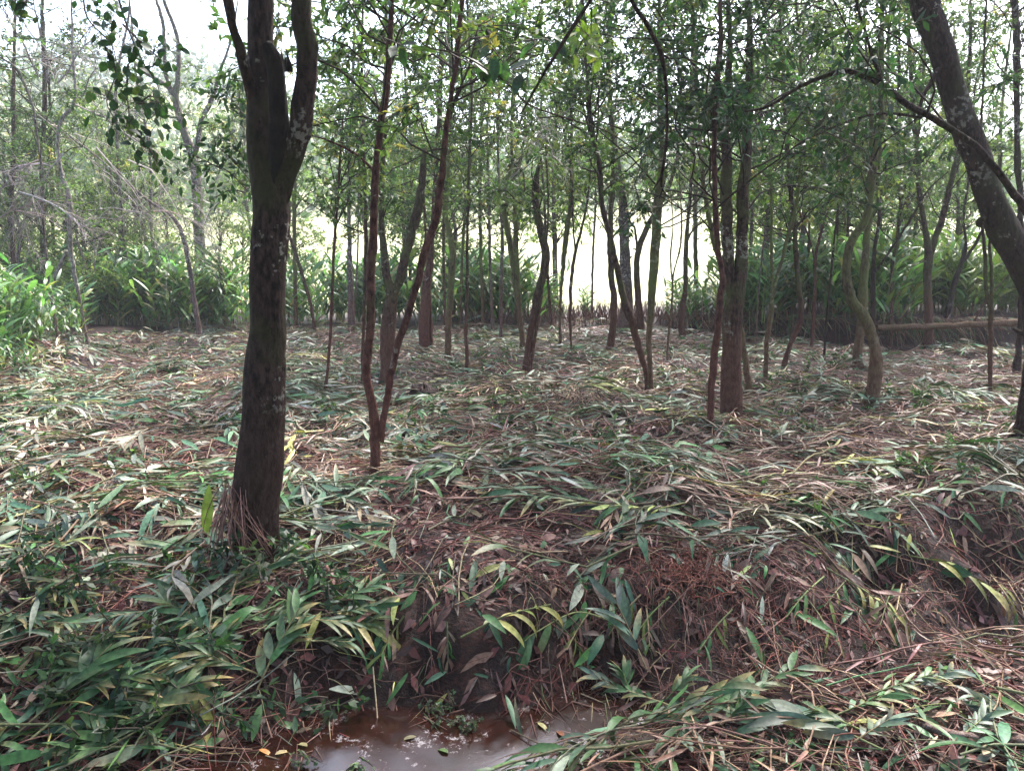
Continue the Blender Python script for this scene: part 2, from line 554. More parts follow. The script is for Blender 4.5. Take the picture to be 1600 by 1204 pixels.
def soilmask(x, y):
    """0 = bare soil, 1 = fully covered"""
    k = np.ones_like(x)
    if not GREEN_LAYER:
        return np.where(y > edge_y(x) + .25, .3, k)
    toe = np.interp(x, TOE_X, TOE_Y); top = np.interp(x, TOE_X, TOP_Y)
    near = np.interp(x, TOE_X, NEAR_Y)
    face = (y > toe - 0.05) & (y < top - 0.16)
    k = np.where(face & (x > -1.25), 0.12 + 0.75 * (noise(x, y, .3, 33) > .58), k)
    k = np.where((y < toe) & (y > near - 0.08) & (x > -1.45), 0.02, k)
    for bx, by, r, a in PATCH:
        k = k * (1 - a * np.exp(-((x - bx) ** 2 + (y - by) ** 2) / (r * r)))
    n = noise(x, y, 0.45, 31)
    k = k * (0.2 + 0.8 * sstep(0.28, 0.52, n))
    k = np.where((y > edge_y(x) + 0.25) & (x > -5.2), k * 0.25, k)
    return k

def zone_palette(x, y):
    """weights for 10 colours at each point"""
    n1, n2, n3 = noise(x, y, 0.9, 41), noise(x, y, 0.6, 42), noise(x, y, 1.6, 43)
    W = np.zeros((len(x), 10))
    left = sstep(0.5, -1.5, x)
    nearl = np.maximum(sstep(4.6, 3.8, y) * sstep(0.2, -0.8, x), 0.7 * sstep(3.9, 3.4, y) * sstep(.2, .6, x))
    right = sstep(1.2, 3.2, x)
    far = sstep(8.0, 11, y)
    W[:, 0] = 2.0 * (n1 > 0.5) + 1.1 + nearl * 4          # green
    W[:, 1] = 0.9 + nearl * 3 + 1.4 * (n2 > 0.55)         # dark green
    W[:, 2] = 1.6 + 1.2 * nearl + far                     # blue green
    W[:, 3] = 0.9 + 1.8 * left * (1 - nearl) + 0.5 * far  # pale undersides
    W[:, 4] = 0.35 + 0.6 * (n3 > 0.6)                     # yellow
    W[:, 5] = 1.0 + 1.8 * left * (1 - nearl) * (n2 < 0.5)
    W[:, 6] = 1.3 + 1.4 * (n1 < 0.45) * (1 - nearl) + right
    W[:, 7] = 1.1 + 2.2 * (n1 < 0.4) * (1 - nearl) + 1.3 * right
    W[:, 8] = 0.25 + 1.0 * (n2 < 0.3)
    W[:, 9] = 0.8
    return W / W.sum(1, keepdims=True)

PALC = np.array([GREEN, DGREEN, BGREEN, PALE, YEL, STRAW, TAN, PINK, RUST, BRWN])

def zcol(x, y, greenish=None):
    W = zone_palette(x, y)
    if greenish is True:
        W = W * np.array([1, 1, 1, 0.7, 0.7, 0.15, .1, .1, 0, 0])
    elif greenish is False:
        W = W * np.array([0.03, 0, 0.05, 0.3, 0.4, 1, 1.2, 1.3, 0.8, 0.8])
    W /= W.sum(1, keepdims=True)
    cs = np.cumsum(W, 1)
    idx = (cs < RNG.random((len(x), 1))).sum(1).clip(0, 9)
    c = PALC[idx]
    return np.clip(c * np.exp(RNG.normal(0, 0.28, (len(x), 1))) * np.exp(RNG.normal(0, 0.07, (len(x), 3))), 0.003, 0.8)

def flow(x, y):
    return 0.25 + 5.5 * (noise(x, y, 1.3, 51) - 0.5) + 2.5 * (noise(x, y, 0.45, 52) - 0.5)

def scatter(n, y0, y1, power=1.0, m=0.5):
    """points over the visible ground, thicker near the camera"""
    q = RNG.random(n) ** power
    y = y0 + (y1 - y0) * q
    x = (RNG.random(n) * 2 - 1) * (0.68 * (y + 0.5) + m)
    keep = (RNG.random(n) < soilmask(x, y)) & (y < edge_y(x) + 0.3 + 2.5 * (x < -5.2))
    return x[keep], y[keep]

litter = Buf()
stems = Buf()
def add_shoots(x, y, nl, Lrange, rows, fold, sides=4):
    n = len(x)
    if n == 0:
        return
    a = flow(x, y) + RNG.normal(0, 0.62, n) + math.pi * (RNG.random(n) < 0.25)
    SL = RNG.uniform(0.5, 1.0, n)
    off = RNG.uniform(0.015, 0.10, n) + 0.06 * (noise(x, y, .5, 36) > .55)
    bend = RNG.normal(0, 0.8, n)
    t = np.linspace(0, 1, 6)
    aa = a[:, None] + bend[:, None] * t[None]
    st = SL[:, None] / 5
    px = x[:, None] + np.cumsum(np.cos(aa) * st, 1) - np.cos(aa[:, :1]) * st
    py = y[:, None] + np.cumsum(np.sin(aa) * st, 1) - np.sin(aa[:, :1]) * st
    pz = off[:, None] + 0.04 * np.sin(t * 3.1)[None] * RNG.random((n, 1))
    P = np.stack([px, py, pz + hfun(px, py)], -1)
    green = (noise(x, y, 0.7, 35) + RNG.normal(0, .18, n)) < (0.60 + 0.3 * sstep(0, -1, x) * sstep(4.6, 3.8, y) - 0.2 * sstep(1, 3, x))
    c = np.where(green[:, None], zcol(x, y, True), zcol(x, y, False))
    sc_ = c * 0.5 + np.array(PINK) * 0.30 + np.array(STRAW) * .15
    R = np.tile(np.linspace(0.0065, 0.003, 6), (n, 1)) * RNG.uniform(0.7, 1.3, (n, 1))
    flat = (np.ptp(P[..., 2], axis=1) < 0.35 * SL) & (RNG.random(n) < keep_mask(P[:, 3, 0], P[:, 3, 1])) & (RNG.random(n) < keep_mask(P[:, 5, 0], P[:, 5, 1]))
    x, y, a, SL, off, P, R, px, py, aa, c, sc_, green = [q[flat] for q in (x, y, a, SL, off, P, R, px, py, aa, c, sc_, green)]
    n = len(x)
    tubes(stems, P, R, sides, sc_)
    for k in range(nl):
        f = 0.15 + 0.85 * (k + 0.3 * RNG.random(n)) / nl
        idx = np.minimum((f * 5).astype(int), 4)
        fr = f * 5 - idx
        ar = np.arange(n)
        bx = px[ar, idx] * (1 - fr) + px[ar, idx + 1] * fr
        by = py[ar, idx] * (1 - fr) + py[ar, idx + 1] * fr
        s = 1 if k % 2 else -1
        la = aa[ar, idx] + s * RNG.uniform(0.05, 0.75, n)
        L = RNG.uniform(*Lrange, n) * np.where(green, 1, 0.85)
        W = L * RNG.uniform(0.10, 0.18, n) * np.where(green, 1, 0.5)
        el = RNG.uniform(-0.15, 0.35, n)
        d = np.stack([np.cos(la) * np.cos(el), np.sin(la) * np.cos(el), np.sin(el)], 1)
        nr = unit(np.stack([RNG.normal(0, .55, n), RNG.normal(0, .55, n), np.ones(n)], 1))
        base = np.stack([bx, by, off + RNG.uniform(0, 0.02, n)], 1)
        cc = c * np.exp(RNG.normal(0, 0.22, (n, 1)))
        under = (RNG.random(n) < 0.18)[:, None] & green[:, None]
        cc = np.where(under, cc * 0.4 + np.array(PALE) * 0.6, cc)
        blades(litter, base, d, nr, L, W, RNG.uniform(0.1, 0.9, n), cc, rows, fold, drape=True,
               tipcol=np.where((RNG.random(n) < 0.2)[:, None], np.array([STRAW]), cc))

def add_loose(buf, n, y0, y1, Lr, wr, rows, fold, greenish=None, power=1.0, offr=(0.0, 0.07), tilt=0.5, curlr=(-0.3, 0.9)):
    x, y = scatter(n, y0, y1, power)
    n = len(x)
    a = flow(x, y) + RNG.normal(0, 1.0, n)
    L = RNG.uniform(*Lr, n); W = L * RNG.uniform(*wr, n)
    el = RNG.normal(0.03, 0.13, n)
    d = np.stack([np.cos(a) * np.cos(el), np.sin(a) * np.cos(el), np.sin(el)], 1)
    nr = unit(np.stack([RNG.normal(0, tilt, n), RNG.normal(0, tilt, n), np.ones(n)], 1))
    base = np.stack([x, y, RNG.uniform(*offr, n)], 1)
    blades(buf, base, d, nr, L, W, RNG.uniform(*curlr, n), zcol(x, y, greenish), rows, fold, drape=True)

def add_sticks(buf, n, y0, y1, Lr, Rr, power=1.0, sides=4, offr=(0.01, 0.09), spread=0.9, greenish=False):
    x, y = scatter(n, y0, y1, power)
    n = len(x)
    a = flow(x, y) + RNG.normal(0, spread, n)
    L = RNG.uniform(*Lr, n)
    t = np.linspace(0, 1, 4)
    aa = a[:, None] + RNG.normal(0, 0.35, n)[:, None] * t[None]
    px = x[:, None] + np.cos(aa) * L[:, None] * t[None]
    py = y[:, None] + np.sin(aa) * L[:, None] * t[None]
    o = RNG.uniform(*offr, n)
    pz = hfun(px, py) + o[:, None] + (t[None] - 0.5) * RNG.normal(0, 0.03, n)[:, None]
    R = np.tile(np.array([1, .95, .85, .6]), (n, 1)) * RNG.uniform(*Rr, n)[:, None]
    ok = np.ptp(pz, axis=1) < 0.5 * L
    tubes(buf, np.stack([px, py, pz], -1)[ok], R[ok], sides, zcol(x, y, greenish)[ok])

# near, middle and far bands of cut shoots
def clumped(x, y, lo=.40, sc=.6, seed=34, floor_=.22):
    k = RNG.random(len(x)) < floor_ + (1 - floor_) * sstep(lo, lo + .2, noise(x, y, sc, seed))
    return x[k], y[k]
x, y = clumped(*scatter(1500, 2.0, 5.0, 1.0)); add_shoots(x, y, 9, (0.12, 0.26), 5, 0.25)
x, y = clumped(*scatter(3300, 4.6, 9.0, 1.0)); add_shoots(x, y, 9, (0.12, 0.27), 4, 0.2, 3)
x, y = clumped(*scatter(4600, 8.5, 17.4, 1.0), sc=.9); add_shoots(x, y, 7, (0.13, 0.26), 3, 0, 3)
add_loose(litter, 7000, 2.0, 5.2, (0.05, 0.17), (0.10, 0.30), 4, 0.25)
add_loose(litter, 12000, 4.8, 9.0, (0.05, 0.19), (0.10, 0.30), 3, 0, tilt=.6)
add_loose(litter, 22000, 8.5, 17.4, (0.06, 0.20), (0.14, 0.34), 2, 0, tilt=.6)
# rotted brown layer underneath
x_, y_ = None, None
keepcol = PALC.copy()
PALC[:] = [BRWN, BRWN, RUST, PINK, TAN, PINK, PINK, RUST, RUST, BRWN]
PALC *= 0.85
GREEN_LAYER = False
add_loose(litter, 34000, 2.0, 7.0, (0.02, 0.10), (0.15, 0.5), 2, 0, None, offr=(0, .03))
add_loose(litter, 26000, 6.5, 17.0, (0.03, 0.12), (0.15, 0.5), 2, 0, None, offr=(0, .04))
add_sticks(stems, 9000, 2.2, 8.0, (0.06, 0.40), (0.0012, 0.0042), offr=(0, .05), spread=1.5)
PALC[:] = keepcol
GREEN_LAYER = True
add_sticks(stems, 6000, 2.2, 6.0, (0.08, 0.60), (0.0012, 0.0045))
add_sticks(stems, 7000, 5.5, 10.0, (0.12, 0.70), (0.002, 0.006), sides=3)
add_sticks(stems, 7500, 9.0, 17.4, (0.2, 0.8), (0.003, 0.008), sides=3)
tag(litter.build('leaf_litter', M['litter']), 'cut green and withered leaves strewn thickly over the clearing floor', 'leaf litter', kind='stuff')
tag(stems.build('stalk_litter', M['straw']), 'straw coloured and brown cut stalks lying among the strewn leaves', 'cut stalks', kind='stuff')

# ------------------------------------------------------------------ trees
DENS = np.array([
    [2, 5, 1, 1, 3, 9, 9, 9, 6, 9, 9, 9, 9, 4, 7, 7],
    [4, 6, 4, 4, 4, 8, 8, 8, 5, 7, 9, 9, 9, 5, 6, 6],
    [5, 5, 4, 5, 4, 8, 8, 7, 7, 7, 8, 9, 8, 7, 3, 5],
    [5, 6, 5, 5, 4, 6, 6, 5, 6, 4, 5, 7, 7, 7, 5, 3],
    [5, 5, 4, 2, 2, 5, 5, 4, 5, 1, 2, 4, 6, 5, 4, 3]]) / 9.0

def foliage_here(p):
    """how thick the wood's foliage hangs at this spot (open towards the field, thick over the middle, thinned overhead to let sky reach the water)"""
    q = p - CAM
    c, s = math.cos(PITCH), math.sin(PITCH)
    t = q[1] * c - q[2] * s
    if t < 0.5:
        return 0.9
    u = CX + FPX * q[0] / t
    v = CY - FPX * (q[1] * s + q[2] * c) / t
    if v < 0 and abs(u - 800) < 900:
        return 0.9 if v < -1300 else (0.15 if 420 < u < 950 and v < -10 else 0.7)  # unseen canopy opened here so the ditch water reflects sky
    if v < 0 or u < 0 or u >= 1600:
        return 0.9
    if v >= 400:
        return 0.10
    return DENS[int(v // 80), int(u // 100)]

LEAFPAL = [(4, (0.064, 0.118, 0.036)), (3, (0.042, 0.085, 0.030)), (2.5, (0.110, 0.165, 0.050)), (1, (0.13, 0.18, 0.045)), (0.3, (0.25, 0.22, 0.06))]
LEAFDARK = [(4, (0.022, 0.055, 0.022)), (3, (0.030, 0.075, 0.026)), (1, (0.06, 0.10, 0.03))]
LEAFLIGHT = [(3, (0.095, 0.165, 0.050)), (3, (0.14, 0.21, 0.06)), (1, (0.20, 0.25, 0.07)), (1, (0.06, 0.11, 0.04))]

def leaf_sprays(leafbuf, twigbuf, C, radius, ntw, nleaf, LL, pal, twcol=(0.05, 0.04, 0.03), ratio=0.42, src=None):
    """twigs and leaves around each cluster centre C (n,3)"""
    n = len(C)
    m = n * ntw
    if m == 0:
        return
    cen = np.repeat(C, ntw, 0)
    base = cen + RNG.normal(0, 0.18 * radius, (m, 3))
    d = rnd_dir(m, 0.15)
    d[:, 2] *= 0.6
    d = unit(d)
    TL = RNG.uniform(0.5, 1.15, m) * radius
    t = np.linspace(0, 1, 4)
    droop = RNG.uniform(0.0, 0.35, m)
    P = base[:, None] + d[:, None] * (TL[:, None] * t[None])[..., None]
    P[..., 2] -= (droop * TL)[:, None] * t[None] ** 2
    R = np.tile(np.linspace(0.0045, 0.0015, 4), (m, 1))
    tubes(twigbuf, P, R, 3, twcol)
    f = RNG.random((m, nleaf)) ** 0.8
    B = base[:, None] + d[:, None] * (TL[:, None] * f)[..., None]
    B[..., 2] -= (droop * TL)[:, None] * f ** 2
    ld = unit(d[:, None] * 0.9 + RNG.normal(0, 0.65, (m, nleaf, 3)) + np.array([0, 0, -0.25]))
    nr = unit(RNG.normal(0, 0.6, (m, nleaf, 3)) + np.array([0, 0, 1.0]))
    k = m * nleaf
    B = B.reshape(-1, 3); ld = ld.reshape(-1, 3); nr = nr.reshape(-1, 3)
    L = LL * RNG.uniform(0.65, 1.3, k); W = L * ratio * RNG.uniform(0.8, 1.2, k)
    side = unit(np.cross(ld, nr)); n2 = np.cross(side, ld)
    V = np.stack([B, B + ld * (L * .5)[:, None] + side * (W * .5)[:, None] + n2 * (W * .12)[:, None],
                  B + ld * L[:, None] - n2 * (L * .10)[:, None],
                  B + ld * (L * .5)[:, None] - side * (W * .5)[:, None] + n2 * (W * .12)[:, None]], 1)
    F = np.arange(k * 4).reshape(-1, 4)
    tone = np.repeat(pick(pal, m, 0.22), nleaf, 0)
    c = tone * np.exp(RNG.normal(0, 0.22, (k, 1)))
    leafbuf.add(V, F, np.repeat(c[:, None], 4, 1))

def poly3(stem, Y, lean=0.0, sink=False):
    """photo polyline -> 3D centreline and radii in the plane y = Y (+ lean per metre of height)"""
    P, R = [], []
    for (u, v, wpx) in stem:
        p = at(u, v, Y)
        if lean:
            p = at(u, v, Y + lean * max(p[2], 0))
        P.append(p)
        R.append(0.5 * wpx * depth(p) / FPX * .9)
    return np.array(P), np.array(R)

def extend_up(P, R, H, dirblend=0.5):
    """carry a stem that leaves the frame on up to height H"""
    p, r = P[-1], R[-1]
    d = unit((P[-1] - P[-2])[None])[0]
    out, rr = [], []
    z = p[2]
    n = max(1, int((H - z) / 0.7))
    for i in range(n):
        d = unit((d * 0.7 + np.array([0, 0, 0.35]) + RNG.normal(0, 0.10, 3))[None])[0]
        p = p + d * 0.7
        out.append(p)
        rr.append(r * (1 - 0.8 * (i + 1) / n))
    return np.vstack([P, out]), np.concatenate([R, rr])

def trunk_mesh(P, R, sides=10, knob=0.10, base=True):
    C = cat(np.column_stack([P, R]), 5)
    P, R = C[:, :3], np.abs(C[:, 3])
    P, R = resample(P, R, max(0.04, min(0.10, R.max() * 1.2)))
    n = len(P)
    wig = np.cumsum(RNG.normal(0, 1, (n, 3)), axis=0)
    wig -= np.linspace(0, 1, n)[:, None] * wig[-1]
    if n > 12:
        wig = wig - np.array([np.convolve(wig[:, q_], np.ones(9) / 9, 'same') for q_ in range(3)]).T
    else:
        wig *= 0
    P = P + wig * np.minimum(R, .04)[:, None] * .13
    if base:
        s = np.concatenate([[0], np.cumsum(np.linalg.norm(np.diff(P, axis=0), axis=1))])
        R = R * (1 + (0.12 if R[0] > .09 else 0.3) * np.exp(-s / (R[0] * 2.0)))
        P = np.vstack([P[0] - np.array([0, 0, 0.12]), P]); R = np.concatenate([[R[0] * 1.15], R])
    P = np.vstack([P, P[-1] + (P[-1] - P[-2]) * 0.15]); R = np.concatenate([R, [R[-1] * 0.05]])
    # lumpy section
    n = len(P)
    b = Buf()
    T = unit(np.gradient(P, axis=0))
    A = unit(np.cross(T, np.array([[0, 1.0, 0.05]])))
    B = np.cross(T, A)
    th = np.linspace(0, 2 * math.pi, sides, endpoint=False)
    s = np.concatenate([[0], np.cumsum(np.linalg.norm(np.diff(P, axis=0), axis=1))])
    rb = max(R.max(), 0.01)
    sd_ = RNG.integers(0, 9999)
    TH = np.tile(np.cos(th) * 1.3, (n, 1)); SS = np.tile(s[:, None] / (rb * 5), (1, sides))
    nz = noise(TH + np.tile(np.sin(th) * 2.1, (n, 1)), SS, 0.7, int(sd_)) - 0.5
    nz3 = noise(TH * 6 + np.tile(np.sin(th) * 9.1, (n, 1)), SS * 9, 0.7, int(sd_) + 2) - 0.5
    nz2 = noise(TH * 3 + np.tile(np.sin(th) * 5.1, (n, 1)), SS * 3, 0.7, int(sd_) + 1) - 0.5
    rr = R[:, None] * (1 + knob * 2.2 * nz + knob * 1.1 * nz2 + knob * .7 * nz3)
    V = P[:, None] + A[:, None] * (np.cos(th)[None, :, None] * rr[..., None]) + B[:, None] * (np.sin(th)[None, :, None] * rr[..., None])
    k = np.arange(n - 1)[:, None] * sides; q = np.arange(sides)[None]; q2 = (q + 1) % sides
    F = np.stack([k + q, k + q2, k + sides + q2, k + sides + q], -1)
    b.add(V, F, (1, 1, 1))
    return b, P, R

def tree(label, stems_, bark='bark_brown', stub=None, H=7.5, Y=None, ncl=16, pal=None, leafL=0.068, top=6, lean=0.0,
         category='tree', name='tree', group=None, sides=10, clz=(2.1, 6.5), leafy=True, spread=1.0, upper=True, crad=0.36):
    """stems_: list of polylines [(u, v, width), ...] from the bottom up; the first starts on the ground.
       a stem may end in the string 'end' when it stops inside the frame"""
    first = stems_[0]
    b0 = first[0]
    g = gp(b0[0], b0[1]) if Y is None else np.array([at(b0[0], b0[1], Y)[0], Y, 0])
    Yw = g[1]
    root = empty(name, (g[0], g[1], float(hfun(g[0], g[1]))))
    tag(root, label, category, group)
    lines = []
    for i, st in enumerate(stems_):
        ended = st[-1] == 'end'
        st = st[:-1] if ended else st
        # stems hang a little in front of or behind one another
        P, R = poly3(st, Yw, lean)
        if i == 0:
            P[0, 2] = hfun(P[0, 0], P[0, 1])
        else:
            P[1:, 1] += np.linspace(0, RNG.uniform(-0.25, 0.25), len(P))[1:]
            R[0] *= 0.9
        if not ended:
            P, R = extend_up(P, R, H * RNG.uniform(0.9, 1.05))
        big = R.max() > 0.07
        b, Pq, Rq = trunk_mesh(P, R, 20 if big else (sides if R.max() > 0.02 else 7), 0.11 if big else .15, base=(i == 0))
        b.build('trunk' if i == 0 else 'limb', M['bark_black' if i == stub else bark], root)
        if R.max() > 0.035 and i == 0:
            for _ in range(3):
                k_ = RNG.integers(len(Pq) // 8, len(Pq) - 3); a_ = RNG.uniform(0, 6.28)
                if Pq[k_, 2] > 5: continue
                d_ = np.array([math.cos(a_), math.sin(a_), .5]); r_ = Rq[k_]
                sp = Pq[k_] + d_[None] * np.linspace(.5, 1, 4)[:, None] * (r_ + RNG.uniform(.02, .09))
                sb_, _, _ = trunk_mesh(sp, np.array([.4, .32, .26, .2]) * r_ * .7, 7, .2, base=False)
                sb_.build('branch_stub', M[bark], root)
        if not ended or i == 0:
            lines.append((Pq, Rq))
    if leafy:
        pal = pal or LEAFPAL
        leafb, twb = Buf(), Buf()
        cl = []
        limbsP = []
        tries = 0
        ncl = int(ncl * (1.7 if g[1] > 8.5 else 0.8))
        while len(cl) < ncl and tries < ncl * 12:
            tries += 1
            Pq, Rq = lines[RNG.integers(len(lines))]
            zc = RNG.uniform(*clz)
            a = RNG.uniform(0, 2 * math.pi)
            i = int(np.argmin(np.abs(Pq[:, 2] - zc * 0.85)))
            rr = RNG.uniform(0.2, 1.25) * spread
            c = Pq[i] + np.array([math.cos(a) * rr, math.sin(a) * rr, RNG.uniform(0.1, 0.9)])
            if c[1] < 2.6 or RNG.random() > foliage_here(c):
                continue
            cl.append(c); limbsP.append((Pq[i], c, Rq[i]))
        if upper:
            for _ in range(top):
                Pq, Rq = lines[RNG.integers(len(lines))]
                i = RNG.integers(int(len(Pq) * 0.75), len(Pq))
                a = RNG.uniform(0, 2 * math.pi); rr = RNG.uniform(0.3, 1.4) * spread
                c = Pq[i] + np.array([math.cos(a) * rr, math.sin(a) * rr, RNG.uniform(0, 1.0)])
                if foliage_here(c) < 0.85:
                    if RNG.random() > foliage_here(c):
                        continue
                limbsP.append((Pq[i], c, Rq[i])); cl.append(c)
        if cl:
            t = np.linspace(0, 1, 6)[None, :, None]
            s = np.array([l[0] for l in limbsP])[:, None]; e = np.array([l[1] for l in limbsP])[:, None]
            mid = (s + e) / 2 + RNG.normal(0, 0.20, (len(cl), 1, 3)) + np.array([0, 0, 0.18])
            LP = s * (1 - t) ** 2 + 2 * mid * t * (1 - t) + e * t ** 2
            r0 = np.minimum(np.array([l[2] for l in limbsP]) * 0.3, 0.008)
            R = r0[:, None] * np.linspace(1, 0.3, 6)[None] + 0.002
            LP[:, 1:-1] += RNG.normal(0, 0.03, LP[:, 1:-1].shape)
            tubes(twb, LP, R, 5, (0.035, 0.026, 0.021))
            c = np.array(cl)
            leaf_sprays(leafb, twb, c, crad, 9, 15, leafL, pal)
            cr = leafb.build('crown', M['leaf'], root)
            twb.build('twigs', M['twig'], cr)
    return root, lines

E = 'end'
# the big forked tree on the left
T1, L1 = tree('thick dark forked tree with a broken middle stem, nearest on the left',
     [[(402,884,68),(402,800,70),(404,740,74),(414,620,67),(419,500,64),(422,340,64),(420,300,60),(409,240,44),(407,150,42),(408,50,41),(409,0,42)],
      [(436,320,30),(451,270,36),(466,228,36),(480,190,36),(488,145,34),(492,90,34),(487,45,33),(484,0,32)],
      [(436,300,38),(443,240,38),(444,180,30),(444,130,28),(441,98,26),(438,86,14),E],
      [(400,170,24),(392,110,18),(383,60,15),(379,0,15)]], 'bark_dark', stub=2, H=8.5, ncl=0, top=16, pal=LEAFDARK, leafL=0.06, sides=20)
for k_ in range(7):
    u_ = 429 + k_ * 4.2; h_ = [9, 17, 6, 20, 12, 22, 8][k_]
    P_, R_ = poly3([(u_, 112, 7), (u_ + RNG.uniform(-1, 1), 100 - h_ * .3, 6), (u_ + RNG.uniform(-2, 2), 100 - h_ * .7, 3.5), (u_ + RNG.uniform(-3, 3), 100 - h_, 1)], T1.location[1] + RNG.uniform(-.05, .05))
    sb_, _, _ = trunk_mesh(P_, R_, 6, .3, base=False)
    sb_.build('splinter', M['bark_black'], T1)
tree('slim reddish tree with a kinked foot, second stem leaning right',
     [[(586,756,18),(586,687,17),(585,650,19),(577,618,15),(573,559,14),(579,504,15),(580,431,15),(583,365,14),(586,282,13),(595,199,12.5),(604,133,11),(609,66,10),(611,0,10)],
      [(596,690,9),(599,661,11),(606,618,12),(613,577,12),(624,537,12),(641,486,12),(655,439,12),(668,384,13),(684,340,13),(692,282,12),(697,232,10),(706,166,9),(716,100,9),(722,33,9),(724,0,8)],
      [(583,266,5),(565,247,4),(546,236,4),(520,224,3),(490,217,2),E]], 'bark_red', ncl=44, leafL=0.065, clz=(2.6, 4.5))
tree('stout dark trunk splitting into a broken right fork, behind the slim kinked tree',
     [[(601,612,22),(606,559,23),(606,504,25),(613,460,20),(604,431,14),(599,384,12),(595,332,10),(598,260,8),(602,160,7),(604,60,6)],
      [(613,470,17),(622,440,16),(633,406,16),(645,362,16),(653,332,16),(661,282,14),(664,233,7),E],
      [(566,612,6),(568,523,6),(571,450,6),(573,340,6),(571,260,5),(568,140,5),(570,20,4)]], 'bark_brown', ncl=20)
tree('reddish short double trunk between two dark stems in mid clearing',
     [[(664,548,16),(663,504,18),(666,450,15),(672,406,12),(676,350,9),(682,250,7),(688,120,6),(690,0,5)],
      [(677,601,6),(674,545,6),(672,486,5),(668,431,5),(664,370,4),(660,280,3),E]], 'bark_red', ncl=16)
tree('greenish straight trunk just right of the reddish double trunk',
     [[(699,564,11),(701,504,11),(704,450,11),(707,395,11),(700,355,9),(696,325,8),(700,250,7),(705,150,6),(700,20,5)]], 'bark_moss', ncl=16)
tree('thin straight pole tree right of the greenish trunk',
     [[(731,581,6),(728,523,6),(730,450,6),(730,377,5),(733,260,5),(737,160,4),(732,40,4)]], 'bark_brown', ncl=12)
tree('thin young tree with a tilted foot between the thick forked tree and the kinked one',
     [[(507,622,7),(513,567,5),(517,504,5),(520,431,5),(524,358,5),(528,309,5),(531,250,4),(536,180,3),E]], 'bark_red', ncl=8, H=4, clz=(2.2, 3.4), upper=False, spread=0.45)
tree('greyish stem with thin shoot beside it behind the thin tilted young tree',
     [[(549,518,11),(548,480,10),(547,435,10),(546,380,8),(545,300,6),(548,200,5),(552,80,4)],
      [(556,556,4),(554,500,3),(560,400,3),(562,300,3),(566,180,3),E]], 'bark_grey', ncl=16)
tree('thin straight stem left of the three twisted mossy stems',
     [[(783,536,6),(783,450,6),(785,377,6),(782,320,5),(778,230,4),(780,100,4)]], 'bark_grey', ncl=12)
tree('crooked trunk with pale snapped top at the middle of the clearing',
     [[(822,584,15),(827,537,13),(836,486,13),(845,439,14),(853,397,15),(846,362,14),(840,332,12),(836,299,12),(842,259,7),E],
      [(829,575,7),(834,540,6),(845,470,4),(850,420,3),(856,330,3),(852,230,3),E]], 'bark_brown', ncl=3, H=4.5, clz=(2.5, 3.6), upper=False, spread=0.5)
tree('pair of twisted mossy stems crossing left of the snapped trunk',
     [[(818,548,9),(811,486,9),(803,424,9),(796,377,10),(788,332,9),(790,292,8),(800,249,7),(799,200,5),(802,116,4),(806,0,4)],
      [(812,490,6),(808,413,8),(805,340,8),(804,315,8),(800,282,7),(811,259,5),(819,216,4),(822,140,3)]], 'bark_moss', ncl=18)
tree('slender grey tree left of the bright gap in the middle',
     [[(875,543,5),(876,468,5),(880,413,8),(886,358,9),(892,315,8),(893,232,5),(892,133,4),(890,0,4)]], 'bark_moss', ncl=14)
tree('thin tree forking into a narrow Y before the bright meadow',
     [[(893,553,4),(891,497,5),(893,431,6),(900,391,5),(913,340,4),(921,285,3),(930,180,3)],
      [(899,395,4),(896,358,3),(893,300,3),(888,220,2),E]], 'bark_brown', ncl=10)
tree('straight dark trunk left edge of the bright gap, behind the slanting stem',
     [[(951,553,12),(957,519,12),(960,484,12),(957,445,11),(954,400,11),(954,340,9),(958,282,8),(957,200,7),(950,80,5)]], 'bark_brown', ncl=16)
tree('long slanting trunk that leans from upper left down to the right',
     [[(1014,618,9),(1007,573,10),(998,543,12),(989,508,13),(977,475,13),(966,430,11),(956,380,10),(946,345,9),(940,315,9),(938,266,8),(930,232,8),(923,199,8),(918,130,7),(914,40,6)]], 'bark_brown', ncl=16)
tree('dark straight trunk thin at its foot and wide and shaggy above',
     [[(1018,624,9),(1016,579,9),(1014,534,9),(1016,490,12),(1019,445,15),(1023,400,17),(1025,355,18),(1029,315,16),(1032,289,12),(1034,230,9),(1030,120,7),(1030,0,6)]], 'bark_moss', ncl=18)
tree('wide pale speckled trunk behind the slanting stem in the bright gap',
     [[(976,522,26),(979,475,22),(978,430,20),(976,385,18),(974,340,17),(973,315,14),(967,272,13),(960,220,11),(953,166,9),(950,100,7),(956,0,6)]], 'bark_grey', ncl=18)
tree('curved brown trunk against the meadow behind the shaggy straight one',
     [[(1003,524,12),(998,470,11),(995,424,10),(999,385,10),(1010,358,9),(1028,325,8),(1046,290,6),(1060,230,5),(1065,120,4)],
      [(996,395,5),(992,358,4),(984,345,3),(975,300,3),E]], 'bark_brown', ncl=12)
tree('straight trunk with short bare side branch at its right, left of the large clump',
     [[(1066,536,12),(1066,490,10),(1071,445,8),(1072,385,8),(1075,340,6),(1078,315,6),(1081,260,5),(1085,160,4),(1080,20,4)],
      [(1073,375,3),(1087,355,4),(1110,340,3),E]], 'bark_brown', ncl=12)
tree('very thin grey sapling left of the trunk with the bare side branch',
     [[(1042,568,4),(1045,519,4),(1050,475,4),(1052,430,3),(1063,385,3),(1065,340,3),(1060,240,2),(1062,120,2)],
      [(1051,450,3),(1046,400,3),(1048,350,2),(1042,300,2),E]], 'bark_moss', ncl=8)
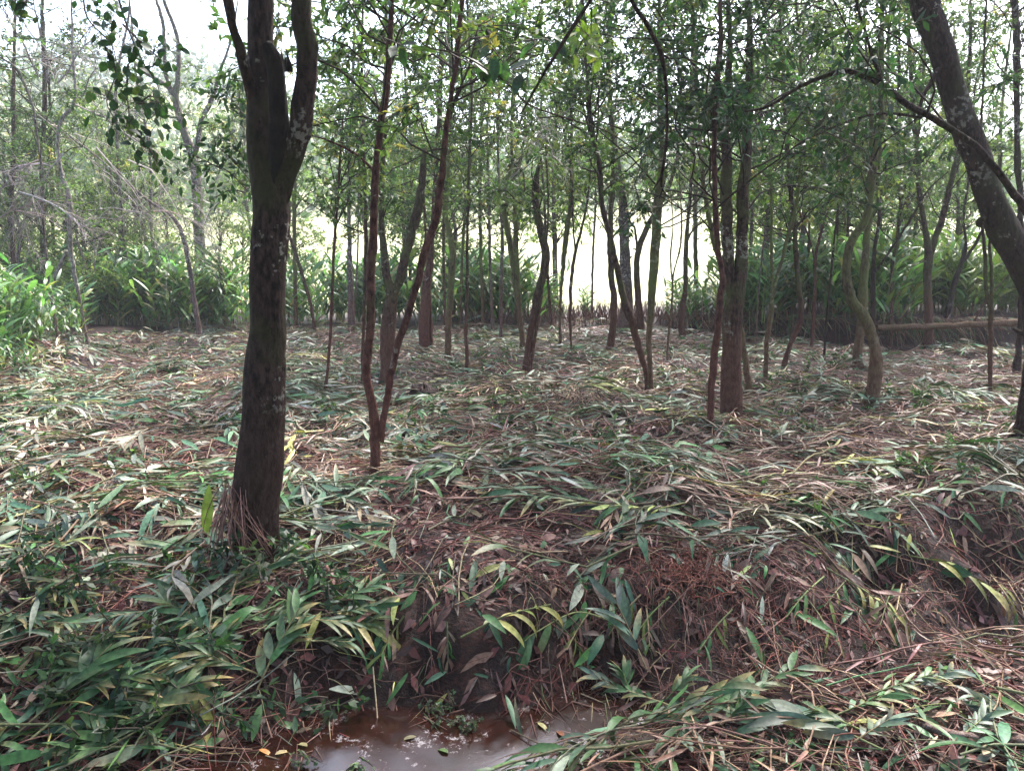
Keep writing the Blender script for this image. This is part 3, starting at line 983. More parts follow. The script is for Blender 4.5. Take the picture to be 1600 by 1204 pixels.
tree('slim dark stem standing in front of the thick forked trunk at centre right',
     [[(1111,674,13),(1110,639,11),(1113,594,12),(1117,549,12),(1122,505,12),(1126,460,12),(1130,435,10),(1124,400,9),(1119,355,10),(1117,299,9),(1116,216,9),(1121,116,10),(1126,66,9),(1126,0,7)]], 'bark_red', ncl=34, pal=LEAFDARK)
tree('thick mossy trunk forking into two straight stems at centre right',
     [[(1143,658,36),(1143,609,33),(1143,549,31),(1144,505,32),(1149,466,31),(1156,430,24),(1160,385,20),(1161,340,20),(1161,299,20),(1166,232,17),(1169,166,14),(1172,100,13),(1172,50,10),(1168,0,10)],
      [(1145,480,20),(1139,430,19),(1137,370,20),(1136,332,19),(1136,266,19),(1134,199,17),(1141,116,12),(1142,66,9),(1140,0,7)]], 'bark_brown', H=9, ncl=62, top=14, pal=LEAFDARK, spread=1.2)
tree('mossy leaning stem emerging from behind the thick forked trunk',
     [[(1172,622,12),(1166,579,11),(1161,534,10),(1150,480,9),(1128,420,9),(1112,360,8),(1100,290,7),(1092,180,6),(1085,60,5)]], 'bark_moss', ncl=14)
tree('slender S-shaped tree next right of the thick forked trunk',
     [[(1196,599,8),(1198,534,8),(1204,496,9),(1208,454,7),(1219,415,6),(1231,370,6),(1237,352,6),(1247,300,5),(1252,200,4),(1250,80,4)],
      [(1207,460,5),(1204,385,5),(1203,330,4),(1198,220,3),E]], 'bark_moss', ncl=14)
tree('grey trunk with a dark elbow bend near its foot, right of centre',
     [[(1225,581,10),(1229,555,9),(1240,525,9),(1252,499,10),(1249,460,9),(1244,400,8),(1241,345,8),(1235,299,7),(1230,232,7),(1225,160,6),(1220,60,5)]], 'bark_brown', ncl=18)
tree('thin pole slightly tilted between the thick trunk and the elbowed one',
     [[(1180,556,4),(1183,500,3),(1186,445,3),(1192,390,3),(1198,340,3),(1205,240,3),(1208,100,3)]], 'bark_grey', ncl=10)
tree('thin dark pole leaning right behind the elbowed trunk',
     [[(1287,562,4),(1293,482,4),(1301,403,4),(1307,340,3),(1318,240,3),(1325,120,3)]], 'bark_dark', ncl=10)
tree('slim reddish tree with wide forked branches behind the thin dark pole',
     [[(1268,546,6),(1273,466,5),(1274,403,6),(1285,356,4),(1292,335,4),(1306,300,3),(1325,262,3),(1340,180,3)],
      [(1274,410,4),(1263,375,3),(1250,346,3),(1238,320,2),E]], 'bark_red', ncl=12)
tree('S-curved trunk, greenish above and smooth red at its foot, right of centre',
     [[(1358,637,22),(1366,602,21),(1369,561,21),(1361,523,19),(1347,492,19),(1330,468,17),(1323,435,15),(1326,387,15),(1339,362,14),(1353,344,14),(1359,300,15),(1364,262,14),(1368,224,12),(1378,194,10),(1377,150,9),(1376,90,9),(1379,30,8),(1380,0,8)],
      [(1361,270,10),(1360,240,8),(1361,209,7),(1358,150,5),(1350,60,4)]], 'bark_moss', ncl=26, pal=LEAFDARK)
tree('straight mossy trunk behind the S-curved tree',
     [[(1340,575,16),(1342,529,15),(1347,482,15),(1350,435,15),(1353,387,13),(1357,350,11),(1371,320,6),(1374,250,5),(1385,150,5),(1390,30,4)]], 'bark_moss', ncl=16)
tree('slender dark stem with a slanting side branch just right of the S-curved tree',
     [[(1363,548,9),(1364,498,9),(1364,435,8),(1367,387,7),(1374,340,5),(1378,280,5),(1400,200,4),(1405,80,4)],
      [(1367,425,4),(1374,413,4),(1396,378,4),(1418,340,4),(1440,300,3),(1470,270,2),E]], 'bark_dark', ncl=12)
tree('thin tree that bends right near the top, left of the Y-forked trunk',
     [[(1391,538,6),(1393,482,6),(1394,419,6),(1402,372,6),(1405,340,5),(1411,300,5),(1432,240,4),(1440,150,4),(1450,40,4)]], 'bark_brown', ncl=14)
tree('brown trunk forking in a tall Y beside the fallen log',
     [[(1451,547,15),(1451,482,13),(1449,435,13),(1451,397,14),(1446,362,9),(1443,335,8),(1436,299,8),(1433,224,7),(1426,150,5),(1420,40,5)],
      [(1452,405,11),(1462,365,10),(1470,340,10),(1481,284,9),(1491,239,8),(1500,180,7),(1505,80,6)]], 'bark_brown', ncl=20)
tree('dark slanting stem ending in a thin fork behind the fallen log',
     [[(1478,520,10),(1480,498,9),(1489,450,9),(1503,409,8),(1509,381,5),(1506,340,4),(1512,290,4),(1520,200,3)],
      [(1502,412,6),(1516,397,5),(1533,372,5),(1550,340,4),(1570,300,3),E]], 'bark_dark', Y=14.2, ncl=12)
tree('slender crooked stem in front of the fallen log at right',
     [[(1547,623,7),(1547,561,7),(1548,492,8),(1541,450,6),(1538,387,6),(1534,340,5),(1530,250,4),(1536,140,4),(1540,20,4)],
      [(1548,500,5),(1548,460,6),(1547,419,6),(1543,387,5),(1548,330,4),(1560,240,3),E]], 'bark_brown', ncl=12)
tree('straight dark trunk at the right frame edge behind the great leaning tree',
     [[(1588,588,13),(1593,530,9),(1596,440,9),(1595,340,9),(1591,269,10),(1589,209,9),(1589,120,11),(1587,30,12)]], 'bark_dark', ncl=14)
tree('great dark leaning tree curving up to the left at the right edge',
     [[(1600,694,50),(1606,665,42),(1613,620,36),(1618,560,34),(1616,480,36),(1602,425,44),(1584,388,50),(1567,358,53),(1553,325,50),(1541,290,46),(1526,245,43),(1513,210,41),(1500,179,38),(1487,135,38),(1475,90,40),(1458,45,42),(1446,0,43)],
      [(1530,350,14),(1524,345,12),(1522,342,6),E],
      [(1480,100,10),(1460,113,9),(1444,135,8),(1427,156,6),(1415,190,4),E]], 'bark_dark', H=8, ncl=2, top=14, pal=LEAFDARK)
tree('bent stem arching over from the right edge with long bare drooping branches',
     [[(1790,860,22),(1760,700,20),(1720,560,18),(1660,420,17),(1610,340,15),(1595,314,14),(1571,284,12.5),(1544,251,13),(1517,224,12),(1487,203,11),(1454,182,11),(1421,164,11),(1391,143,11),(1364,126,10),(1329,111,8),(1310,112,9),(1278,123,7),(1245,138,6),(1215,158,5),(1190,170,4),(1165,174,3),E],
      [(1376,128,8),(1367,110,7),(1355,90,6),(1337,45,5),(1322,0,5)],
      [(1440,184,5),(1385,179,5),(1343,185,4),(1299,200,4),(1251,221,4),(1224,236,3),(1195,262,2),E],
      [(1250,221,3),(1225,205,2),(1200,201,2),E]], 'bark_dark', H=5.5, ncl=5, top=3, pal=LEAFDARK, leafL=0.07, clz=(2.5, 3.8))

# trees of the left side
tree('pinkish grey forked tree rising behind the ginger thicket on the left',
     [[(312,418,19),(312,395,18),(309,314,17),(305,269,16),(300,238,15),(287,206,12),(274,152,12),(278,126,9),(278,67,7),(265,22,6),(256,0,6)],
      [(303,245,9),(309,224,9),(314,188,8),(330,157,8),(345,108,5),(359,67,4),(368,22,3)],
      [(274,152,9),(265,139,9),(250,128,7),(224,112,6),(202,90,4),(185,60,3),E],
      [(268,140,5),(260,112,6),(260,45,6),(249,0,4)]], 'bark_grey', Y=18.5, H=8.5, ncl=8)
tree('pale bare crooked stem in the tangle at far left',
     [[(135,500,4),(119,440,6),(110,390,8),(108,314,9),(96,269,6),(90,224,5),(96,188,6),(117,157,5),(114,90,4),(112,20,3)],
      [(81,442,6),(92,418,6),(104,392,6),E]], 'bark_pale', Y=13.0, ncl=6, H=6.5)
tree('thin bent stem at the far left edge above the tangle',
     [[(85,470,6),(72,400,5),(67,330,4),(67,274,4),(58,215,4),(52,170,4),(36,126,4),(22,103,3),(-10,85,3),E]], 'bark_grey', Y=12.4, ncl=6, H=5)
tree('long dead stem sagging across the left tangle, thick dark at its lower end',
     [[(304,402,9),(287,372,8),(260,332,7),(233,314,4),(179,269,3),(148,242,3),(99,206,3),(52,170,2),E]], 'bark_grey', Y=14.8, leafy=False)
tree('brown trunk farther back at the far left',
     [[(67,430,11),(67,390,10),(67,314,9),(66,240,8),(70,140,7),(66,20,6)]], 'bark_brown', Y=17, ncl=24)
tree('thin brown trunk farther back, left of the pale bare stem',
     [[(84,430,6),(82,350,5),(80,250,5),(76,120,4)]], 'bark_brown', Y=18, ncl=20)
tree('short leaning stem seen just right of the thick dark forked trunk',
     [[(492,496,6),(484,471,6),(471,426,7),(457,381,6),(440,340,5),(430,260,4),(428,120,4)]], 'bark_brown', Y=16, ncl=10)
# slender trees between the trunks, farther back
SL = [(455,360,7,16.6,'thin'),(600,420,8,18,'brown'),(640,430,6,19,'thin grey'),(755,470,6,17,''),(770,500,5,16.2,''),(862,500,5,16.6,''),(1090,470,8,18,''),
      (1230,500,6,16.5,''),(1262,515,4,15.5,''),(1300,500,6,16,''),(1318,505,5,15.8,''),(1412,500,6,15.6,''),(1428,498,5,16.4,''),(1500,470,6,17,''),
      (1565,470,7,16,''),(18,430,8,15,''),(200,430,6,18,''),(240,430,5,19,''),(695,480,5,16.5,''),(718,478,5,17,''),(925,490,4,18,''),(1172,480,6,17,''),(1216,470,5,18.5,''),(1330,470,5,17.5,'')]
SLAB = ['just right of the thick forked trunk, before the pale gap', 'right of the kinked tree, half hidden by the stout trunk', 'behind the broken right fork of the stout trunk',
    'left of the pole left of the twisted mossy pair', 'close behind the straight stem left of the twisted mossy pair', 'directly right of the snapped crooked trunk',
    'in the bright gap just left of the slim dark front stem', 'just right of the S-shaped tree', 'behind the reddish tree with wide forked branches', 'close right of the thin leaning dark pole',
    'left of the S-curved trunk with the red foot', 'left of the Y-forked trunk, before the dark bank', 'touching the Y-forked trunk on its left side', 'above the fallen log, right of its middle',
    'near the right end of the fallen log', 'at the far left frame edge', 'behind the sagging dead stem on the left', 'left of the pinkish grey forked tree', 'behind the greenish straight trunk',
    'right of the greenish straight trunk', 'left of the long slanting trunk, in the bright gap', 'in the shade right of the thick forked trunk', 'between the S-shaped and the elbowed trunk', 'behind the straight mossy trunk']
for SI, (u, v, wpx, Yd, _) in enumerate(SL):
    s1, s2 = RNG.normal(0, 7, 2)
    tree('slender background tree ' + SLAB[SI],
         [[(u, v, wpx), (u + s1 * .5, v - 90, wpx), (u + s1 + 3, v - 190, wpx * .9), (u + s1 + s2, v - 300, wpx * .75), (u + s2 * 2, v - 400, wpx * .6)]],
         random.choice(['bark_brown', 'bark_moss', 'bark_grey']), Y=Yd, H=6.8, ncl=13, top=1, pal=random.choice([LEAFPAL, LEAFLIGHT]),
         group='slender trees at the back of the clearing', clz=(2.3, 6.0))

# ------------------------------------------------------------------ trees standing behind the clearing (copies of four)
def back_tree(i):
    root = empty('background_tree', (0, 0, 0))
    Hh = [6.0, 7.5, 5.2, 8.5][i]
    P = np.array([[0, 0, 0], [0.1, 0.05, Hh * .25], [-0.05, 0.1, Hh * .5], [0.12, 0, Hh * .75], [0.05, 0, Hh * .97]]) * np.array([1 + i * .4, 1, 1])
    b, Pq, Rq = trunk_mesh(P, np.array([.10, .08, .065, .045, .015]) * (0.7 + .12 * i), 8, 0.12)
    b.build('trunk', M['bark_grey'], root)
    lb, tb = Buf(), Buf()
    C = []
    for k in range(48):
        z = RNG.uniform(0.30, 1.0) * Hh
        rad = (0.4 + 1.5 * math.sin(min(1, z / Hh) * 2.6)) * RNG.uniform(0.2, 1.0) * (0.8 + .1 * i)
        a = RNG.uniform(0, 6.28)
        C.append([math.cos(a) * rad, math.sin(a) * rad, z])
    C = np.array(C)
    leaf_sprays(lb, tb, C, 0.52, 9, 11, 0.115, LEAFLIGHT)
    s = np.stack([np.zeros(len(C)), np.zeros(len(C)), C[:, 2] * 0.8], 1)
    t = np.linspace(0, 1, 5)[None, :, None]
    tubes(tb, s[:, None] * (1 - t) + C[:, None] * t + np.array([0, 0, .2]) * t * (1 - t), np.tile(np.linspace(.02, .006, 5), (len(C), 1)), 4, (0.05, 0.04, 0.03))
    cr = lb.build('crown', M['leaf'], root)
    tb.build('twigs', M['twig'], cr)
    return root

def copy_tree(o, parent=None):
    c = o.copy(); COL.objects.link(c)
    if parent is not None:
        c.parent = parent; c.matrix_parent_inverse = o.matrix_parent_inverse.copy()
    for ch in list(o.children):
        copy_tree(ch, c)
    return c
protos = [back_tree(i) for i in range(4)]
for p in protos:
    tag(p, 'light green leafy tree growing beyond the edge of the clearing', 'tree', 'leafy trees beyond the clearing')
spots = []
for u in range(-40, 1660, 44):
    for row, (ya, yb) in enumerate(((18.8, 21.5), (22, 29))):
        g = 0.0
        y_ = RNG.uniform(ya, yb)
        uu = u + RNG.uniform(-18, 18)
        keep = np.interp(uu, [0, 250, 300, 420, 470, 860, 900, 1110, 1150, 1440, 1480, 1600], [.8, .7, .35, .25, .75, .8, .09, .09, .85, .8, .22, .3])
        keep *= 0.85 if row == 1 else 0.62
        if RNG.random() < keep:
            spots.append((at(uu, 400, y_)[0], y_))
for u in (-30, 20, 70, 130, 190, 245, 345, 380, 30, 160):
    y_ = RNG.uniform(15.5, 19); spots.append((at(u, 400, y_)[0], y_, .42))
used = [False] * 4
for k, (x, y, *sm) in enumerate(spots):
    j = k % 4
    o = protos[j] if not used[j] else copy_tree(protos[j])
    used[j] = True
    s = RNG.uniform(0.75, 1.15) * (0.72 if x / y < -.25 else 1)
    s = sm[0] * RNG.uniform(.8, 1.2) if sm else s
    o.location = (x, y, float(hfun(x, y)) - 0.05)
    o.rotation_euler = (0, 0, RNG.uniform(0, 6.28))
    o.scale = (s, s, s * RNG.uniform(0.9, 1.15))
    q_ = x / y
    if sm:
        lab, grp = 'small bushy green sapling among the ginger on the left', 'bushy saplings on the left'
    elif q_ < -.28:
        lab, grp = 'light green tree behind the ginger, left of the forked trunk', 'leafy trees beyond the ginger on the left'
    elif q_ < .06:
        lab, grp = 'light green tree between the thick forked trunk and the bright gap', 'leafy trees beyond the middle trunks'
    elif q_ < .28:
        lab, grp = 'light green tree standing in the bright gap to the meadow', 'leafy trees in the bright gap'
    else:
        lab, grp = 'light green tree behind the ginger on the right bank', 'leafy trees beyond the right bank'
    if y > 21.8 and not sm:
        lab = lab.replace('light green tree', 'light green farther tree'); grp += ', farther row'
    tag(o, lab, 'tree', grp)

def shade_tree():  # unseen tree with a high wide crown, added to darken the foreground
    root = empty('shade_tree', (0, 0, 0))
    P = np.array([[0, 0, 0], [0.1, 0, 1.8], [0, .1, 3.6], [.1, 0, 5.2], [0, 0, 6.6]])
    b, _, _ = trunk_mesh(P, np.array([.14, .12, .10, .07, .02]), 10, 0.12); b.build('trunk', M['bark_brown'], root)
    lb, tb = Buf(), Buf()
    a = RNG.uniform(0, 6.28, 90); rd = 3.1 * RNG.random(90) ** .5
    C = np.stack([np.cos(a) * rd, np.sin(a) * rd, RNG.uniform(4.3, 6.6, 90)], 1)
    leaf_sprays(lb, tb, C, .5, 9, 12, .11, LEAFPAL)
    t = np.linspace(0, 1, 5)[None, :, None]
    s = np.stack([C[:, 0] * 0, C[:, 0] * 0, C[:, 2] * .75], 1)[:, None]
    tubes(tb, s * (1 - t) + C[:, None] * t + np.array([0, 0, .6]) * t * (1 - t), np.tile(np.linspace(.03, .006, 5), (90, 1)), 4, (0.05, 0.04, 0.03))
    cr = lb.build('crown', M['leaf'], root); tb.build('twigs', M['twig'], cr)
    return root
sh = shade_tree()
for k, (x, y) in enumerate([(-3.2, 0.3), (3.4, 0.6), (0.3, -1.7)]):
    o = sh if k == 0 else copy_tree(sh)
    o.location = (x, y, float(hfun(x, y))); o.rotation_euler = (0, 0, k * 2.1)
    tag(o, 'unseen spreading tree added outside the view to shade the ditch', 'tree', 'unseen trees added to shade the ditch')

# shade trees round and behind the camera, whose crowns meet over the ditch
for (x, y) in [(-2.6, -1.5), (2.8, -1.2), (-5.5, 1.5), (6.2, 2.2), (0.4, -4.0), (-6.5, -3), (6.0, -3.2)]:
    o = copy_tree(protos[3]); o.location = (x, y, float(hfun(x, y))); s = 1.15
    o.scale = (1.25, 1.25, 1.05); o.rotation_euler = (0, 0, RNG.uniform(0, 6.28))
    tag(o, 'tall leafy tree standing behind the viewer', 'tree', 'trees behind the viewer')

# far wood on the hillside
fb = Buf()
n = 9000
x = RNG.uniform(-150, 150, n); y = RNG.uniform(58, 170, n)
keep = (noise(x, y, 9, 77) > 0.35)
x, y = x[keep], y[keep]
n = len(x)
crown = RNG.normal(0, 1.0, (n, 14, 3)) * np.array([1.8, 1.8, 1.7])
B = (np.stack([x, y, hfun(x, y) + RNG.uniform(1.5, 6, n)], 1)[:, None] + crown).reshape(-1, 3)
k = len(B)
d = rnd_dir(k); nr = rnd_dir(k, 0.8)
L = RNG.uniform(0.5, 1.1, k); side = unit(np.cross(d, nr))
V = np.stack([B, B + d * (L * .5)[:, None] + side * (L * .3)[:, None], B + d * L[:, None], B + d * (L * .5)[:, None] - side * (L * .3)[:, None]], 1)
cc = np.repeat(pick(LEAFPAL, n, .25), 14, 0) * np.exp(RNG.normal(0, .15, (k, 1)))
fb.add(V, np.arange(k * 4).reshape(-1, 4), np.repeat(cc[:, None], 4, 1))
tag(fb.build('far_wood', M['leaf_far']), 'hazy wooded hillside far beyond the field', 'wood', kind='stuff')

# ------------------------------------------------------------------ ginger thicket at the clearing's edge
GPAL = [(4, (0.095, 0.20, 0.065)), (3, (0.065, 0.15, 0.06)), (2, (0.16, 0.27, 0.09)), (1, (0.18, 0.24, 0.07)), (.5, (0.30, 0.25, 0.12))]
def ginger(i, name='ginger_clump'):
    root = empty(name, (0, 0, 0))
    ns = 11
    bx = RNG.normal(0, 0.28, ns); by = RNG.normal(0, 0.28, ns)
    H = RNG.uniform(0.9, 1.75, ns)
    az = RNG.uniform(0, 6.28, ns); ln = RNG.uniform(0.05, 0.45, ns)
    t = np.linspace(0, 1, 6)
    P = np.zeros((ns, 6, 3))
    P[..., 0] = bx[:, None] + (np.cos(az) * ln * H)[:, None] * t ** 1.7
    P[..., 1] = by[:, None] + (np.sin(az) * ln * H)[:, None] * t ** 1.7
    P[..., 2] = H[:, None] * t * (1 - 0.12 * ln[:, None] * t) - 0.05
    sb, lb = Buf(), Buf()
    tubes(sb, P, np.tile(np.linspace(.010, .004, 6), (ns, 1)), 5, pick([(2, (0.16, 0.18, 0.07)), (1, (0.25, 0.17, 0.09))], ns))
    for k in range(10):
        f = 0.15 + 0.85 * (k + RNG.random(ns) * .5) / 10
        ix = np.minimum((f * 5).astype(int), 4); fr = (f * 5 - ix)[:, None]; ar = np.arange(ns)
        base = P[ar, ix] * (1 - fr) + P[ar, ix + 1] * fr
        td = unit(P[ar, ix + 1] - P[ar, ix])
        la = az + (1.57 if k % 2 else -1.57) + RNG.normal(0, .5, ns)
        d = unit(np.stack([np.cos(la), np.sin(la), np.full(ns, 0.45)], 1) + td * 0.9)
        nr = unit(td * 1.0 + RNG.normal(0, .15, (ns, 3)) - d * 0.5)
        L = RNG.uniform(.34, .58, ns)
        blades(lb, base, d, nr, L, L * RNG.uniform(.13, .19, ns), RNG.uniform(.2, 1.2, ns), pick(GPAL, ns, .3), 4, 0.2)
    lb.build('leaves', M['ginger'], root)
    sb.build('stalks', M['straw'], root)
    return root
gps = [ginger(i) for i in range(5)]
GPAL = [(4, (0.16, 0.24, 0.055)), (3, (0.11, 0.19, 0.05)), (1, (0.24, 0.28, 0.08))]  # lighter lime palette: sunlight on these clumps put into the leaf colour
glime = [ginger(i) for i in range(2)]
gspots = []
def gband(u0, u1, n, y0, y1, smin, smax, lab, grp, off=0.0):
    for _ in range(n):
        u = RNG.uniform(u0, u1)
        for it in range(3):
            x0 = at(u, 470, 16)[0]
            e = float(edge_y(x0))
            x0 = at(u, 470, e)[0]; e = float(edge_y(x0))
        y = e + RNG.uniform(y0, y1)
        x = at(u, 470, y)[0]
        gspots.append((x, y, RNG.uniform(smin, smax), lab, grp))
for (u, v) in [(-30,600),(5,560),(30,585),(-10,520),(45,540),(70,520),(20,500),(95,510),(55,495),(-40,480),(120,500),(150,505)]:
    p = gp(u, v); gspots.append((p[0], p[1], RNG.uniform(.28, .5), 'ginger clump half flattened at the far left of the clearing', 'ginger at the far left'))
for (u, v) in [(-40,600),(0,585),(25,560),(60,545),(85,530),(110,545),(-20,560),(40,520),(135,530)]:
    p = gp(u, v); gspots.append((p[0] - .3, p[1] + .3, RNG.uniform(.55, .78), 'leaning ginger clump in the heap at the left frame edge', 'ginger in the left heap'))
LA = 'ginger clump with long leaves at the left edge of the clearing'
LB = 'ginger clump behind the trunks at the far middle of the clearing'
LC = 'bright green ginger clump on the bank at the right'
gband(60, 390, 34, 0.1, 2.2, 0.75, 1.1, LA, 'ginger along the left edge')
gband(440, 840, 36, 0.3, 2.4, 0.75, 1.05, LB, 'ginger behind the middle trunks')
gband(840, 1110, 10, 0.5, 2.0, 0.45, 0.65, LB, 'ginger behind the middle trunks')
gband(1110, 1420, 30, 0.25, 2.5, 0.75, 1.05, LC, 'ginger on the right bank')
gused = [False] * 7
gps = gps + glime
LD = 'ginger clump beyond the fallen log, sunlight painted in as lime green'
gband(1400, 1640, 26, 1.0, 3.8, 0.7, 1.0, LD, 'ginger painted sunlit beyond the fallen log')
for k, (x, y, s, lab, grp) in enumerate(gspots):
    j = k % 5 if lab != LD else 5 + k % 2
    o = gps[j] if not gused[j] else copy_tree(gps[j])
    gused[j] = True
    o.location = (x, y, float(hfun(x, y)))
    o.rotation_euler = (0, 0, RNG.uniform(0, 6.28))
    o.scale = (s, s, s)
    tag(o, lab, 'ginger plant', grp)

rb_ = Buf()
n = 1500
x = RNG.uniform(3.6, 12, n); e = edge_y(x) + .35
y0 = e + RNG.uniform(-.15, .35, n); L_ = RNG.uniform(.1, .5, n); t = np.linspace(0, 1, 5)[None]
px = x[:, None] + RNG.normal(0, .12, n)[:, None] * t; py = y0[:, None] - t * RNG.uniform(.1, .55, n)[:, None]
P = np.stack([px, py, np.maximum(hfun(px, py) + .03, hfun(x, y0)[:, None] + .04 - L_[:, None] * t ** 1.5)], -1)
tubes(rb_, P, np.array([[1, .9, .8, .6, .3]]) * RNG.uniform(.004, .011, (n, 1)), 3, pick([(2, (.14, .07, .045)), (2, (.06, .035, .025)), (1, (.26, .19, .12)), (2, (.08, .15, .05))], n))
tag(rb_.build('bank_roots', M['straw']), 'roots and dead stalks hanging over the dark earth bank at the back right', 'roots', kind='stuff')
# stubble of cut stalks along the far bank
sb = Buf()
n = 3000
u = RNG.uniform(720, 1640, n)
u = u[RNG.random(n) < np.interp(u, [720, 850, 1100, 1200, 1640], [.3, 1, 1, .2, .12])]
n = len(u)
x0 = (u - 800) / FPX * 16
e = edge_y(x0); x0 = (u - 800) / FPX * e * 1.0; e = edge_y(x0)
y = e + RNG.uniform(-0.1, 1.4, n); x = (u - 800) / FPX * y
h = RNG.uniform(0.10, 0.50, n) * np.interp(u, [700, 1100, 1200], [1, 1, .5])
dx = RNG.normal(0, .12, n); dy = RNG.normal(0, .12, n)
t = np.linspace(0, 1, 3)[None]
P = np.stack([x[:, None] + dx[:, None] * t, y[:, None] + dy[:, None] * t, hfun(x, y)[:, None] - .03 + h[:, None] * t], -1)
tubes(sb, P, np.tile([.010, .008, .006], (n, 1)) * RNG.uniform(.6, 1.3, (n, 1)), 3, pick([(3, (0.16, 0.085, 0.065)), (2, (0.10, 0.05, 0.04)), (1, (0.26, 0.18, 0.13))], n))
tag(sb.build('stalk_stubble', M['straw']), 'reddish brown stubble of cut stalks along the far bank', 'stubble', kind='stuff')
# ------------------------------------------------------------------ single things
def stick_thing(name, label, category, poly, Y, bark, subs=(), leaves=None, group=None, dz=0.0):
    P, R = poly3(poly, Y)
    root = empty(name, P[0])
    tag(root, label, category, group)
    b, Pq, Rq = trunk_mesh(P, R, 9, 0.10, base=False)
    b.build('stem', M[bark], root)
    for s in subs:
        P2, R2 = poly3(s, Y)
        P2[1:, 1] += RNG.uniform(-.12, .12)
        b, _, _ = trunk_mesh(P2, R2, 6, 0.08, base=False)
        b.build('twig', M[bark], root)
    return root, Pq

stick_thing('hanging_branch', 'dark bare branch hanging from above with a clawed split tip', 'branch',
    [(978,-60,8),(986,0,7),(1006,30,7.5),(1023,60,8),(1033,86,8.5),(1039,116,6),(1042,159,5),(1042,199,5.5),(1038,249,5),(1034,276,5.5)], 3.6, 'bark_dark',
    [[(1034,276,4),(1029,285,3),(1023,295,2)],[(1034,276,4),(1041,290,4),(1048,302,3)],[(1034,86,5),(1041,92,4),(1048,100,1.5)]])
stick_thing('hanging_branch', 'thin dark branch slanting down to the left from the top of the frame', 'branch',
    [(948,-60,8),(922,0,6.5),(895,43,6.5),(872,80,6),(849,116,5),(825,159,4),(812,180,2)], 3.9, 'bark_dark',
    [[(849,116,3),(838,110,2),(830,96,1)]])
stick_thing('hanging_vine', 'long thin vine crossing the slanting branch and trailing right', 'vine',
    [(640,40,2),(666,73,2.4),(712,83,3),(752,103,3),(796,133,3),(825,163,3),(879,183,3),(938,201,2.6),(960,212,2.4),(1000,239,2),(1036,252,1.5)], 4.4, 'bark_brown',
    [[(712,83,1.6),(730,60,1.3),(752,48,1)],[(796,133,1.6),(770,150,1.3),(735,148,1)]])

# fallen log on the right-hand bank
g = at(1380, 512, 13.2)
P = np.array([at(1370, 512, 13.0), at(1450, 510, 13.0), at(1540, 506, 12.9), at(1620, 503, 12.8), at(1700, 500, 12.8)])
r = empty('fallen_log', P[0]); tag(r, 'long mossy fallen log lying level across the right bank', 'log')
b, _, _ = trunk_mesh(P, np.array([.045, .05, .05, .055, .055]), 14, .12, base=False); b.build('log', M['bark_moss'], r)
for q in ([(1392,511,3),(1375,520,3),(1360,530,2)], [(1520,507,4),(1540,470,3),(1575,430,2)]):
    P2, R2 = poly3(q, 13.0); b, _, _ = trunk_mesh(P2, R2, 6, .1, base=False); b.build('branch_stub', M['bark_brown'], r)

# dead brushwood tangle on the left
def dead_brush(name, label, starts, Y, nsub, seglen, col, seed_dir, rad=0.008, levels=3, group=None):
    root = empty(name, at(starts[0][0], starts[0][1], Y)); tag(root, label, 'dead branches', group)
    buf = Buf()
    cur = []
    for (u, v, du, dv) in starts:
        p = at(u, v, Y + RNG.uniform(-.6, .6)); q = at(u + du, v + dv, Y + RNG.uniform(-.6, .6))
        cur.append((p, q, rad))
    for lev in range(levels):
        nxt = []
        Ps, Rs = [], []
        for (p, q, r0) in cur:
            t = np.linspace(0, 1, 7)[:, None]
            m = (p + q) / 2 + np.array([RNG.normal(0, .12), RNG.normal(0, .12), RNG.uniform(0.02, 0.3)]) * np.linalg.norm(q - p)
            C = p * (1 - t) ** 2 + 2 * m * t * (1 - t) + q * t ** 2
            C[1:] += RNG.normal(0, 0.012 * np.linalg.norm(q - p), C[1:].shape)
            Ps.append(C); Rs.append(np.linspace(r0, r0 * .35, 7))
            for _ in range(nsub if lev < levels - 1 else 0):
                i = RNG.integers(1, 7)
                d = unit(((q - p) / np.linalg.norm(q - p) + RNG.normal(0, .55, 3) + np.array([0, 0, seed_dir]))[None])[0]
                nxt.append((C[i], C[i] + d * np.linalg.norm(q - p) * RNG.uniform(.3, .65), r0 * .5))
        n = len(Ps)
        tubes(buf, np.array(Ps), np.array(Rs), 4 if lev else 6, pick([(1, col), (1, tuple(.6 * c for c in col))], n))
        cur = nxt
    buf.build('twigs', M['straw'], root)
    return root
dead_brush('dead_brush', 'tangle of grey bare twigs arching over the left thicket', [(150,230,120,150),(110,160,150,110),(60,180,120,120),(200,250,90,110),(20,90,150,90),(120,330,150,20),(240,330,90,40)],
    13.6, 8, .5, (0.36, 0.32, 0.28), -0.15, .013)
dead_brush('dead_brush', 'dense knot of dead grey twigs hanging at the far left edge', [(60,250,-70,60),(80,260,-90,20),(100,240,-60,100),(30,300,90,50),(0,340,120,-20),(70,280,-20,110)],
    12.4, 10, .5, (0.28, 0.24, 0.22), -0.2, .013)
dead_brush('dead_brush', 'sprawling pale dead branches in the crown gap at upper left', [(60,120,-60,-110),(40,60,110,40),(90,130,80,-90),(130,150,70,-60),(20,20,60,90)],
    12.8, 8, .5, (0.34, 0.30, 0.28), 0.1, .013)
dead_brush('dead_brush', 'grey leafless twiggy shoots between the left tangle and the thick trunk', [(180,430,60,-120),(240,420,80,-110),(300,440,50,-150),(350,430,-20,-130),(150,440,20,-140)],
    16.0, 8, .5, (0.28, 0.25, 0.22), 0.15, .010)
dead_brush('dead_brush', 'fine pale dry twigs hanging in the middle before the snapped trunk', [(860,150,-40,110),(830,170,40,90),(900,160,-60,80),(790,200,60,40)],
    11.0, 8, .5, (0.40, 0.36, 0.30), -0.2, .008)
